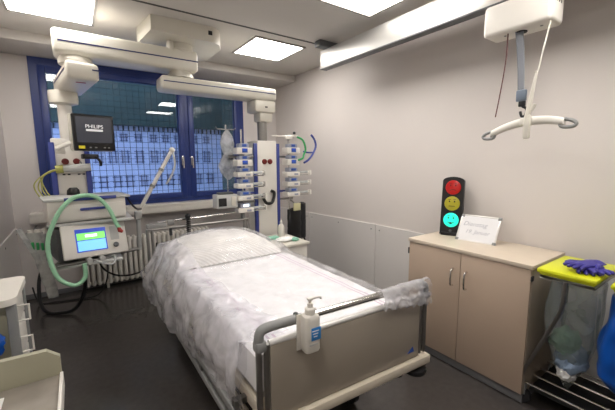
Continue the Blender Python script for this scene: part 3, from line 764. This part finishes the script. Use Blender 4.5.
# mattress + sheet
X0, X1, Y0, Y1 = .56, 1.475, 1.175, 3.2
def sheet_top(x, y): return .012 * noise.noise(V((x * 3, y * 2.2, 1))) + .006 * noise.noise(V((x * 8, y * 7, 4)))
ms = MB()
def mf_(u, v):
    # closed box-like section swept along Y
    y = Y0 + (Y1 - Y0) * v; k = 1 if 0 < v < 1 else .985
    P4 = [(X0, .62), (X0, .72), (X0, .775), (X0 + .03, .80)] + [(X0 + .03 + (X1 - X0 - .06) * i / 14, .80) for i in range(1, 15)] + [(X1, .775), (X1, .72), (X1, .62)] + [(X1 + (X0 - X1) * i / 8, .618) for i in range(1, 8)]
    i = int(round(u * len(P4))) % len(P4)
    x, z = P4[i]
    if z > .79: z += sheet_top(x, y)
    return V((x, y, z))
ms.grid(mf_, 28, 60, wrap=True)
bmesh.ops.holes_fill(ms.bm, edges=[e for e in ms.bm.edges if e.is_boundary])
ms.move((-1.02, 0, 0)); mo = ms.build('mattress', M_sheet, None); mo.location = (1.02, 0, 0)
tag(mo, 'white sheeted mattress lying on the hospital bed', 'mattress')
# pillow
PX, PY, PW, PL, PH = 1.0, 2.78, .43, .37, .165
def pil(x, y):
    u, v = abs(x - PX) / PW, abs(y - PY) / PL
    a = (1 - min(u, 1) ** 2.6); b_ = (1 - min(v, 1) ** 2.6)
    return PH * max(a * b_, 0) ** .5 if u < 1 and v < 1 else 0.
pm = MB(); N = 34
def pf(s):
    def f(u, v):
        x = PX + PW * (2 * u - 1); y = PY + PL * (2 * v - 1)
        h = pil(x, y)
        # pull edges in between the corners
        x = PX + (x - PX) * (1 - .06 * (1 - (2 * v - 1) ** 2)); y = PY + (y - PY) * (1 - .06 * (1 - (2 * u - 1) ** 2))
        z = .813 + (h if s > 0 else -min(h * .25, .018))
        if s > 0: z += h * (.12 * noise.noise(V((x * 6, y * 6, 2))) + .05 * noise.noise(V((x * 17, y * 14, 5))))
        return V((x, y, z))
    return f
pm.grid(pf(1), N, N); pm.grid(pf(-1), N, N); bmesh.ops.remove_doubles(pm.bm, verts=pm.bm.verts, dist=.001)
solo(pm, 'pillow', M_pillow, 'large white patterned pillow at the head of the bed', 'pillow', (PX, PY, .815), ang=60)

# plastic cover
def cover_pt(u, v):
    y = 1.20 + (3.36 - 1.20) * v
    head = max(0, (y - 3.16) / .2)                     # falls behind the pillow at the head end
    hem = .36 + .17 * max(0, 1 - v * 1.5) + .03 * noise.noise(V((v * 9, 0, 2)))
    wl = .05 + .055 * min(1, v * 1.2)                    # how far the film stands off on the left
    hl, wd, hr = .82 - hem, X1 - X0, .20
    Lt = hl + wd + hr; s = u * Lt
    yy = y
    if s < hl:
        t = s / hl; z = hem + (.82 - hem) * t
        x = X0 - wl * (1 - t ** 3) * (.75 + .35 * math.sin(PI * t)) - .005
        fold = .028 * noise.noise(V((y * 9, t * 1.6, 1))) + .014 * noise.noise(V((y * 24, t * 4, 6))) + .012 * (abs(noise.noise(V((y * 15 + t * 6, t * 9 - y * 4, 41)))) - .2)
        x += fold * (1.25 - t); yy += .02 * noise.noise(V((y * 6, t * 3, 11)))
    elif s < hl + wd:
        t = (s - hl) / wd; x = X0 + wd * t
        z = .822 + pil(x, y) * 1.06
        # film bridging from pillow down to sheet
        for d in (.05, .1, .15):
            z = max(z, .822 + pil(x, y + d) * (.75 - 3.2 * d), .822 + pil(x - d, y) * (.8 - 3 * d), .822 + pil(x + d, y) * (.8 - 3 * d), .822 + pil(x, y - d) * (.9 - 2.4 * d))
        z += .010 * noise.noise(V((x * 7, y * 6, 3))) + .009 * abs(noise.noise(V((x * 13 + y * 7, y * 5 - x * 3, 8)))) + .004 * noise.noise(V((x * 34, y * 30, 5)))
    else:
        t = (s - hl - wd) / hr; z = .82 - hr * t
        x = X1 + .02 + .03 * t + .02 * noise.noise(V((y * 9, t * 2, 15)))
    if head > 0:
        z = z - (z - .55) * min(1, head) ** 2 * .8
    if z > .74 and v < .03: z = .815
    return V((x, yy, z))
cv = MB(); cv.grid(cover_pt, 100, 120)
co_ = solo(cv, 'plastic_bed_cover', M_cover, 'crinkled clear plastic cover draped over mattress and pillow', 'plastic cover', (1.02, 2.2, .8), ang=180)
def fold_pt(u, v):
    p = cover_pt(u * .36, .02 + .97 * v)
    return p + V((-.012 - .02 * noise.noise(V((v * 13, u * 4, 31))), .015 * noise.noise(V((v * 17, u * 5, 22))), .012 * noise.noise(V((v * 11, u * 6, 12))) + (.05 * u * (1 - u))))
cf = MB(); cf.grid(fold_pt, 44, 110); cf.build('film_fold', M_cover2, co_, ang=180)
fw_ = MB()
def wrapf(u, v):
    t = .66 + .36 * u; r = .028 + .008 * noise.noise(V((u * 8, v * 5, 1)))
    if v < .35:
        a = PI * (v / .35); p = fp(t, .925, -r * math.cos(a) * -1 if False else r * -math.cos(a)); z = .925 + r * math.sin(a)
    else:
        k = (v - .35) / .65; z = .925 - .115 * k * (.6 + .4 * u) + .012 * noise.noise(V((u * 14, k * 3, 3)))
        p = fp(t, 0, r + .010 * noise.noise(V((u * 16, k * 4, 5))) + .006)
    return V((p.x, p.y, z))
fw_.grid(wrapf, 46, 26); fw_.build('film_over_rail', M_cover2, co_, ang=180)

# disinfectant bottle in its bracket
bx = fp(.208, 0, .058); 
db = thing('disinfectant_bottle', 'white disinfectant pump bottle with blue label on the footboard rail', 'bottle', (bx.x, bx.y, .79))
def sq(m, cx, cy, prof, a=4., seg=28):
    rings = []
    for rx, ry, z in prof:
        r = []
        for k in range(seg):
            t = 2 * PI * k / seg; c_, s_ = math.cos(t), math.sin(t)
            q = (abs(c_) ** a + abs(s_) ** a) ** (-1 / a)
            p = V((cx, cy, z)) + FD * (rx * q * c_) + V((FD.y, -FD.x, 0)) * (ry * q * s_)
            r.append(m.bm.verts.new(p))
        rings.append(r)
    for A_, B_ in zip(rings, rings[1:]):
        for k in range(seg): m.bm.faces.new((A_[k], A_[(k + 1) % seg], B_[(k + 1) % seg], B_[k]))
    m.bm.faces.new(rings[0][::-1]); m.bm.faces.new(rings[-1]); return m
sq(MB(), bx.x, bx.y, [(.033, .028, .805), (.0365, .031, .812), (.0365, .031, .945), (.033, .028, .960), (.020, .020, .968)]).build('bottle_body', M_soap, db)
MB().lathe((bx.x, bx.y, .966), [(.023, 0), (.023, .022), (.02, .026), (.012, .028), (.012, .046)], seg=20).build('pump_collar', M_white, db)
ph = MB(); ph.cyl((bx.x, bx.y, 1.0), (bx.x, bx.y, 1.028), .006); ph.box((bx.x, bx.y, 1.03), (.026, .02, .012), .004); ph.tube([(bx.x, bx.y, 1.031), (bx.x + .048, bx.y - .004, 1.029), (bx.x + .054, bx.y - .004, 1.02)], .005, 8); ph.build('pump_head', M_white, db)
n_ = V((FD.y, -FD.x, 0))
lw = frame_mw(V((bx.x, bx.y, 0)) + n_ * .0315 + FD * .010 + V((0, 0, .888)), FD, (0, 0, 1))
oriented(MB().box((0, 0, 0), (.046, .055, .002), .0008), lw).build('blue_label', M_soaplabel, db)
lt = MB()
for k in range(3): lt.box((-.004, .014 - .012 * k, .0018), (.034 - .008 * k, .004, .0006))
oriented(lt, lw).build('label_print', M_paper, db)
oriented(MB().box((-.012, -.045, 0), (.04, .006, .001)), lw).build('label_print', M_lgrey, db)
hd = thing('bottle_holder', 'grey clip bracket hooking the disinfectant bottle onto the rail', 'bracket', (bx.x, bx.y, .82))
p1 = fp(.208, 0, .018)
hm = MB(); oriented(hm.box((0, 0, 0), (.09, .16, .004), .001), frame_mw(fp(.208, .875, .021), FD, (0, 0, 1)))
hm.build('back_plate', M_soap, hd)
hh = MB(); hh.tube(spline([fp(.175, .945, .02), fp(.175, .952, .0), fp(.175, .94, -.022), fp(.175, .91, -.024)]), .005, 8); hh.tube(spline([fp(.24, .945, .02), fp(.24, .952, .0), fp(.24, .94, -.022), fp(.24, .91, -.024)]), .005, 8); hh.build('hook', M_dgrey, hd)

# ---------------------------------------------------------------- cabinet
CX0, CX1, CY0, CY1, CH = 2.262, 2.772, .825, 1.745, .947
cab = thing('cabinet', 'beige two-door cabinet against the right wall', 'cabinet', (2.52, 1.28, 0))
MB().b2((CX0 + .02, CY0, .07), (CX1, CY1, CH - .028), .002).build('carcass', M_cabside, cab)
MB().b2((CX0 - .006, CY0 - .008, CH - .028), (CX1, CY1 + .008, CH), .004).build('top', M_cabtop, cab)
MB().b2((CX0 + .03, CY0 + .005, 0), (CX1 - .02, CY1 - .005, .07)).build('plinth', M_plinth, cab)
ym = CY0 + (CY1 - CY0) * .5
for a, b, hy, lab in ((CY0 + .003, ym - .002, ym - .05, 1), (ym + .002, CY1 - .003, ym + .055, 2)):
    d = MB().b2((CX0, a, .075), (CX0 + .02, b, CH - .031), .002).build('door', M_cab, cab)
    h = MB(); h.tube(spline([(CX0, hy, .79), (CX0 - .028, hy, .78), (CX0 - .034, hy, .725), (CX0 - .028, hy, .67), (CX0, hy, .66)], 6), .0075, 10); h.build('handle', M_chrome, d)
MB().box((CX0 + .01, CY0 - .002, .86), (.03, .008, .03)).build('hinge', M_dark, cab); MB().box((CX0 + .01, CY1 + .002, .84), (.03, .008, .05)).build('hinge', M_dark, cab)

# traffic light (noise warning lamp) -----------------------------------------
tl = thing('warning_light', 'black traffic light lamp with three smiling faces on the cabinet', 'warning light', (2.62, 1.58, CH))
TR = V((.40, -1, 0)).normalized()           # its right-hand direction as seen from the room
TUp = V((.10, .04, 1)).normalized()
TN = TR.cross(TUp).normalized()
tw = frame_mw((2.635, 1.605, CH + .255), TR, TUp)
hw, hh_ = .086, .25
poly = [(-hw, -hh_), (hw, -hh_), (hw, hh_ - .035)] + [(hw * math.cos(a), hh_ - .035 + .035 * math.sin(a)) for a in [PI * k / 10 for k in range(1, 10)]] + [(-hw, hh_ - .035)]
tbm = MB(); tbm.prism([(x, y, 0) for x, y in poly], (0, 0, -.055)); oriented(tbm, tw).build('housing', M_black, tl)
oriented(MB().box((0, -hh_ + .008, -.03), (.15, .025, .09), .006), tw).build('foot', M_black, tl)
for (cy, m, ink, nm, mood) in ((.158, M_tlred, M_tlinkd, 'red_lens', -1), (.020, M_tlyel, M_tlink, 'yellow_lens', 0), (-.122, M_tlgrn, M_tlink, 'green_lens', 1)):
    o = oriented(MB().lathe((0, cy, 0), [(.062, 0), (.060, .006), (.045, .010), (.001, .012)], (0, 0, 1), 32), tw).build(nm, m, tl)
    f_ = MB()
    for x in (-.02, .02):
        f_.ball((x, cy + .018, .0115), .006, (1, 1.3, .5), 10); f_.tube([(x - .010, cy + .034, .0105), (x + .010, cy + .035 + .003 * mood, .0105)], .002, 6)
    f_.tube([(x * .024, cy - .022 + mood * .010 * (x * x - .5), .0105) for x in [k / 5 - 1 for k in range(11)]], .0028, 6)
    if mood == 1: f_.ball((0, cy - .026, .011), .009, (1.2, 1, .4), 10)
    oriented(f_, tw).build('face_print', ink, o)
oriented(MB().lathe((0, -.215, 0), [(.012, 0), (.010, .003)], (0, 0, 1), 16), tw).build('knob', M_dgrey, tl)

# whiteboard -------------------------------------------------------------------
wbd = thing('whiteboard', 'small framed whiteboard with faded handwriting leaning on the cabinet top', 'whiteboard', (2.58, 1.36, CH))
BR = V((.13, -1, 0)).normalized(); BU = V((.62, -.16, 1)).normalized()
ww = frame_mw((2.61, 1.355, CH + .095), BR, BU)
oriented(MB().box((0, 0, 0), (.285, .215, .008)), ww).build('writing_surface', M_board, wbd)
f_ = MB()
for y in (-.11, .11): f_.box((0, y, 0), (.30, .012, .014), .003)
for x in (-.145, .145): f_.box((x, 0, 0), (.012, .22, .014), .003)
oriented(f_, ww).build('board_frame', M_alu, wbd)
for x in (-.14, .14):
    for y in (-.105, .105): oriented(MB().box((x, y, 0), (.026, .026, .018), .004), ww).build('corner_cap', M_grey, wbd)
lettering('Dienstag', .052, ww @ Matrix.Translation((-.03, .035, .0045)), M_ink, wbd, 'handwriting', .0003, .25)
lettering('19. Januar', .046, ww @ Matrix.Translation((.0, -.03, .0045)), M_ink, wbd, 'handwriting', .0003, .25)
MB().tube([(2.68, 1.34, CH + .17), (2.755, 1.33, CH + .006)], .006, 8).build('easel_leg', M_alu, wbd)

# ---------------------------------------------------------------- waste stand
ws = thing('waste_stand', 'steel waste sack stand with two yellow lids beside the cabinet', 'waste stand', (2.5, .45, 0))
LZ = .93
def lid(y0, y1):
    a = MB(); a.b2((2.205, y0, LZ), (2.645, y1, LZ + .028), .010); a.b2((2.22, y0 + .012, LZ - .012), (2.63, y1 - .012, LZ + .002), .004); return a
LY = ((.50, .783), (.165, .448))
for k, (a, b) in enumerate(LY):
    lid(a, b).build('lid', M_yellow, ws)
    f = MB(); f.tube([(2.24, a + .02, LZ - .03), (2.61, a + .02, LZ - .03), (2.61, b - .02, LZ - .03), (2.24, b - .02, LZ - .03)], .011, 10, closed=True); f.build('sack_ring', M_steel, ws)
for y, q in ((.645, 1), (.27, -1)):
    MB().tube(spline([(2.24, y, LZ - .03), (2.24, y + .005 * q, .76), (2.25, y + .03 * q, .66), (2.275, y + .14 * q, .36), (2.285, y + .19 * q, .22), (2.29, y + .19 * q, .10)], 6), .011, 10).build('front_leg', M_steel, ws)
for y in (.74, .20):
    MB().tube([(2.61, y, LZ - .03), (2.70, y + .03, .10)], .011, 10).build('rear_leg', M_steel, ws)
MB().b2((2.31, .12, .115), (2.71, .80, .128), .004).build('black_base_sheet', M_black, ws)  # thin flat black sheet just below the shelf wires
bs = MB()
for x in (2.30, 2.42, 2.54, 2.66, 2.72): bs.tube([(x, .85, .155), (x, .10, .155)], .007, 8)
for y in (.85, .10): bs.tube([(2.29, y, .145), (2.73, y, .145)], .009, 8)
bs.build('wire_shelf', M_chrome, ws)
for x in (2.32, 2.71):
    for y in (.84, .11):
        o = MB().cyl((x - .014, y, .05), (x + .014, y, .05), .05).build('caster', M_dark, ws)
        MB().b2((x - .02, y - .02, .06), (x + .02, y + .02, .14), .005).build('fork', M_grey, o)
def sack(cx, cy, rx, ry, zt, zb, seed, tip, bul):
    def f(u, v):
        a = 2 * PI * u; z = zt + (zb - zt) * v
        k = (1 + bul * math.sin(PI * min(v, 1) * .9)) * (1 if v < tip else max(.05, 1 - ((v - tip) / (1 - tip)) ** 1.25 * .97))
        c_, s_ = math.cos(a), math.sin(a); q = (abs(c_) ** 3.5 + abs(s_) ** 3.5) ** (-1 / 3.5)
        p = V((c_ * 1.3, s_ * 1.3, v * 3 + seed))
        d = 1 + .12 * noise.noise(p * 1.6) + .06 * noise.noise(V((a * 3, v * 4, seed)))
        if v < .05: d = 1
        return V((cx + rx * k * c_ * q * d, cy + ry * k * s_ * q * d, z + (.015 * noise.noise(p * 3) if v > .05 else 0)))
    return MB().grid(f, 48, 44, wrap=True)
cb_ = thing('clear_waste_sack', 'clear plastic waste sack half full, hanging under the nearer yellow lid', 'waste sack', (2.5, .66, .17))
sack(2.455, .645, .155, .118, LZ - .022, .135, 2.0, .48, .04).build('sack', M_waste, cb_, ang=180)
for (x, y, z, r, m, nm, sd) in ((2.41, .665, .48, .09, M_greenwaste, 'green_waste', 1), (2.43, .63, .37, .10, M_bluewaste, 'blue_waste', 2), (2.47, .655, .40, .08, M_paper, 'paper_waste', 5), (2.40, .64, .29, .06, M_paper, 'paper_waste', 8)):
    crump(x, y, z, r, r * .8, r * .9, sd).build(nm, m, cb_)
bk_ = sack(2.43, .295, .185, .15, LZ - .022, .19, 7.0, .66, .30)
solo(bk_, 'blue_waste_sack', M_bluebag, 'glossy blue waste sack at the right edge beneath the second yellow lid', 'waste sack', (2.42, .29, .19), ang=180)
# gloves on lid
gv = thing('nitrile_gloves', 'violet nitrile gloves lying on the yellow lid', 'gloves', (2.45, .62, LZ + .028))
def glove(cx, cy, z, ang, seed):
    m = MB(); zz = z
    def pt(x, y, h=0): 
        c_, s_ = math.cos(ang), math.sin(ang); return V((cx + x * c_ - y * s_, cy + x * s_ + y * c_, zz + h))
    def palm(u, v):
        a = 2 * PI * u; x = -.10 + .19 * v; wdt = .047 + .008 * math.sin(v * 5)
        h = .011 + .003 * noise.noise(V((a, v * 5, seed)))
        k = 1 if .0 < v < 1 else .6
        return pt(x, wdt * k * math.cos(a) + .004 * noise.noise(V((a, v * 9, seed))), h + h * .9 * math.sin(a) * k)
    m.grid(palm, 22, 14, wrap=True)
    for k, (ln, da) in enumerate(((.055, .22), (.068, .07), (.064, -.06), (.048, -.2))):
        y0 = .034 - .023 * k
        m.tube(spline([pt(.075, y0, .011), pt(.09 + ln * .5, y0 + da * .03, .014), pt(.09 + ln, y0 + da * .07, .010)], 5), [.0105] * 8 + [.010, .008, .003], 10)
    m.tube(spline([pt(-.02, .04, .011), pt(.02, .062, .013), pt(.05, .075, .009)], 5), [.012] * 8 + [.011, .008, .003], 10)
    return m
glove(2.40, .625, LZ + .028, -2.6, 1).build('glove', M_glove, gv)
glove(2.39, .61, LZ + .040, -2.2, 5).build('glove', M_glove, gv)
glove(2.40, .595, LZ + .052, 2.9, 9).build('glove', M_glove, gv)

# ---------------------------------------------------------------- patient hoist
hr = thing('hoist_rail', 'long white aluminium hoist rail running under the ceiling', 'hoist rail', (2.33, 2.2, 2.58))
MB().b2((2.30, -1.6, 2.585), (2.37, 3.03, 2.775), .004).build('rail_profile', M_rail, hr)
MB().b2((2.292, -1.6, 2.578), (2.378, 3.03, 2.588), .002).build('running_groove', M_dgrey, hr)
MB().b2((2.296, 3.028, 2.58), (2.374, 3.036, 2.78), .002).build('end_cap', M_white, hr)
for y in (2.93, -.9):
    hb_ = MB(); hb_.b2((2.18, y - .05, 2.775), (2.44, y + .05, ZC - .003), .004); hb_.build('ceiling_bracket', M_dgrey, hr)
hm_ = thing('hoist_motor', 'white hoist motor box hanging from the ceiling rail', 'hoist motor', (2.33, 1.0, 2.36))
b = MB(); b.box((2.33, 1.025, 2.467), (.175, .385, .19), .026, seg=4); b.build('housing', M_white, hm_)
MB().b2((2.31, .92, 2.55), (2.36, 1.12, 2.60)).build('trolley', M_grey, hm_)
MB().lathe((2.31, 1.01, 2.375), [(.02, 0), (.03, -.004), (.03, -.01)], seg=16).build('strap_outlet', M_dark, hm_)
for k in range(3): MB().box((2.30 + .03 * k, .832, 2.49), (.012, .002, .016)).build('button', M_dark, hm_)
dt = MB()
for y in (1.10, .90): dt.lathe((2.30, y, 2.37), [(.008, 0), (.008, -.003)], seg=10)
dt.build('screw', M_grey, hm_)
sp = thing('hoist_strap', 'grey webbing strap with buckle hanging from the hoist motor', 'strap', (2.29, .98, 1.84))
sb = MB()
def strapf(u, v): 
    z = 2.375 - .37 * v
    return V((2.29 + .012 * math.sin(v * 3), 1.015 - .035 * v + (.0225 - .004 * v) * (2 * u - 1), z))
sb.grid(strapf, 4, 16); sb.build('webbing', M_beltgrey, sp, thick=.003)
MB().box((2.29, .975, 1.985), (.02, .06, .07), .008).build('buckle', mat('slate_buckle', '6a7584', .4), sp)
cr = MB(); cr.box((2.29, .968, 1.935), (.018, .04, .035), .006)
cr.tube(spline([(2.29, .965, 1.92), (2.29, .94, 1.90), (2.29, .945, 1.865), (2.29, .965, 1.86), (2.29, .975, 1.89)]), .008, 8); cr.tube([(2.29, .945, 1.86), (2.29, .938, 1.83)], .006, 8); cr.build('carabiner', M_black, sp)
hb2 = thing('spreader_bar', 'white curved hoist spreader bar with grey hook ends', 'spreader bar', (2.29, .94, 1.79))
P = [(2.29, .94 + .20 * t, 1.825 - .040 * t * t - .022 * t) for t in [k / 10 - 1 for k in range(21)]]
m = MB()
rings = []
for (x, y, z), k in zip(P, range(21)):
    t = abs(k / 10 - 1); h = .027 - .004 * t
    rings.append([m.bm.verts.new(V((x + .016 * math.cos(2 * PI * q / 14), y, z + h * math.sin(2 * PI * q / 14)))) for q in range(14)])
for a, b in zip(rings, rings[1:]):
    for q in range(14): m.bm.faces.new((a[q], a[(q + 1) % 14], b[(q + 1) % 14], b[q]))
m.bm.faces.new(rings[0][::-1]); m.bm.faces.new(rings[-1]); m.build('bar', M_white, hb2)
for s in (1, -1):
    y0 = .94 + s * .205; z0 = 1.825 - .044 - .022 * s
    lp = MB(); lp.tube(spline([(2.29, y0 - s * .02, z0 + .018), (2.29, y0 + s * .03, z0 + .008), (2.29, y0 + s * .05, z0 - .012), (2.29, y0 + s * .03, z0 - .026), (2.29, y0 - s * .02, z0 - .02)], 6, closed=True), .0105, 8, closed=True); lp.build('hook_end', M_grey, hb2)
cp_ = MB(); cp_.box((2.29, .935, 1.825), (.04, .07, .05), .01); cp_.build('centre_block', M_white, hb2)
cd = thing('hoist_handset', 'cream hand control hanging on its cord in front of the spreader bar', 'hand control', (2.26, .9, 1.76))
MB().tube([(2.27, .845, 2.37), (2.265, .865, 2.24), (2.262, .885, 2.105)], .0045, 8).build('cord', M_cream, cd)
MB().tube([(2.262, .90, 2.105), (2.262, .885, 2.105)], .005, 8).build('cord_end', M_cream, cd)
hs = MB(); hs.tube([(2.255, .888, 2.10), (2.25, .912, 1.90), (2.25, .922, 1.80)], [.007, .014, .018], 10); hs.box((2.25, .915, 1.79), (.028, .035, .14), .008); hs.tube([(2.25, .90, 1.88), (2.25, .882, 1.92)], .010, 8)
hs.build('handle', M_cream, cd)
rc = MB().tube(spline([(2.28, 1.075, 2.375), (2.28, 1.078, 2.2), (2.28, 1.10, 2.0), (2.28, 1.118, 1.87)]), .0038, 6)
solo(rc, 'emergency_cord', mat('dark_red_cord', '5a2a2c', .6), 'thin dark red emergency pull cord under the hoist motor', 'cord', (2.28, 1.1, 1.87))

# ---------------------------------------------------------------- left trolley
tr = thing('drawer_trolley', 'white drawer trolley with rounded top against the left wall', 'trolley', (-.45, 2.42, 0))
TZ = .90
def rounded(x0, x1, y0, y1, r, z):
    pts = [(x0, y0, z)]
    for cx, cy, a0 in ((x1 - r, y0 + r, -PI / 2), (x1 - r, y1 - r, 0)):
        pts += [(cx + r * math.cos(a0 + PI / 2 * k / 6), cy + r * math.sin(a0 + PI / 2 * k / 6), z) for k in range(7)]
    pts.append((x0, y1, z)); return pts
MB().prism(rounded(-.585, -.305, 2.20, 2.64, .05, TZ - .035), (0, 0, .035)).build('top', M_white, tr)
MB().b2((-.58, 2.26, .10), (-.35, 2.60, TZ - .035), .004).build('carcass', M_tray, tr)
MB().b2((-.355, 2.235, .08), (-.315, 2.275, TZ - .035), .004).build('corner_post', M_grey, tr)
MB().b2((-.355, 2.59, .08), (-.315, 2.625, TZ - .035), .004).build('corner_post', M_grey, tr)
for z0, z1 in ((.70, .85), (.50, .69), (.30, .49), (.11, .29)):
    d = MB().b2((-.35, 2.28, z0), (-.325, 2.585, z1), .004).build('drawer', M_white, tr)
    zz = (z0 + z1) / 2
    MB().tube([(-.325, 2.30, zz + .05), (-.27, 2.30, zz + .05), (-.27, 2.30, zz - .035), (-.325, 2.30, zz - .035)], .006, 8).build('handle', M_white, d)
MB().prism([(-.585, 2.235, .62), (-.42, 2.235, .62), (-.405, 2.235, .64), (-.405, 2.235, .80), (-.43, 2.235, .835), (-.585, 2.235, .835)], (0, .02, 0)).build('end_pocket', M_cream, tr)
for x in (-.54, -.37):
    for y in (2.28, 2.58):
        o = MB().cyl((x - .012, y, .045), (x + .012, y, .045), .045).build('caster', M_dark, tr)
        MB().b2((x - .018, y - .018, .05), (x + .018, y + .018, .11)).build('fork', M_grey, o)
bs_ = blob(-.45, 2.17, .80, .58, .085, .05, 4.4, .02)
solo(bs_, 'blue_sack', M_bluebag, 'crumpled blue plastic sack hanging on the end of the drawer trolley', 'sack', (-.45, 2.17, .58))

# near tray cart
tc = thing('tray_cart', 'beige tray cart with raised back board, nearest the camera at left', 'cart', (-.33, 1.1, 0))
MB().b2((-.59, .62, .825), (-.098, 1.40, .85), .003).build('tray_top', M_traybed, tc)
MB().prism([(-.59, 1.40, .825), (-.098, 1.40, .825), (-.098, 1.40, .915), (-.135, 1.40, .947), (-.59, 1.40, .957)], (0, .022, 0)).build('back_board', M_tray, tc)
MB().b2((-.103, .62, .80), (-.093, 1.40, .858), .002).build('side_lip', M_white, tc)
MB().b2((-.58, .65, .30), (-.115, 1.39, .80), .006).build('body', M_white, tc)
for x in (-.55, -.14):
    for y in (.69, 1.35):
        MB().b2((x - .015, y - .015, .1), (x + .015, y + .015, .31)).build('leg', M_grey, tc)
        MB().cyl((x - .012, y, .05), (x + .012, y, .05), .05).build('caster', M_dark, tc)
pp = MB().box((-.33, 1.22, .852), (.17, .26, .003), rot=(0, 0, .0)); 
solo(pp, 'paper_sheet', M_paper, 'white sheet of paper lying on the near tray cart', 'paper', (-.33, 1.22, .85))

# ---------------------------------------------------------------- world, camera
wd = bpy.data.worlds.new('dusk_sky'); S.world = wd; wd.use_nodes = True
bgn = wd.node_tree.nodes['Background']; bgn.inputs['Color'].default_value = (.46, .58, .92, 1); bgn.inputs['Strength'].default_value = 2.9

cam = bpy.data.cameras.new('camera'); co = bpy.data.objects.new('camera', cam); COL.objects.link(co)
f, yaw, pit, rol = 331.254, math.radians(34.89), math.radians(7.729), math.radians(.337)
cam.sensor_width = 36; cam.sensor_fit = 'HORIZONTAL'; cam.lens = f / 615 * 36; cam.clip_start = .02
fwd = V((math.sin(yaw) * math.cos(pit), math.cos(yaw) * math.cos(pit), -math.sin(pit)))
rt = V((math.cos(yaw), -math.sin(yaw), 0)); up = rt.cross(fwd)
r2 = rt * math.cos(rol) - up * math.sin(rol); u2 = rt * math.sin(rol) + up * math.cos(rol)
co.matrix_world = Matrix(((r2.x, u2.x, -fwd.x, 0), (r2.y, u2.y, -fwd.y, 0), (r2.z, u2.z, -fwd.z, 1.6), (0, 0, 0, 1)))
S.camera = co
S.view_settings.view_transform = 'Standard'; S.view_settings.look = 'None'
S.view_settings.gamma = 1; S.view_settings.use_curve_mapping = False
S.view_settings.exposure = 0.0
S.cycles.max_bounces = 12; S.cycles.transparent_max_bounces = 24; S.cycles.diffuse_bounces = 6
S.cycles.use_denoising = True; S.cycles.sample_clamp_indirect = 6
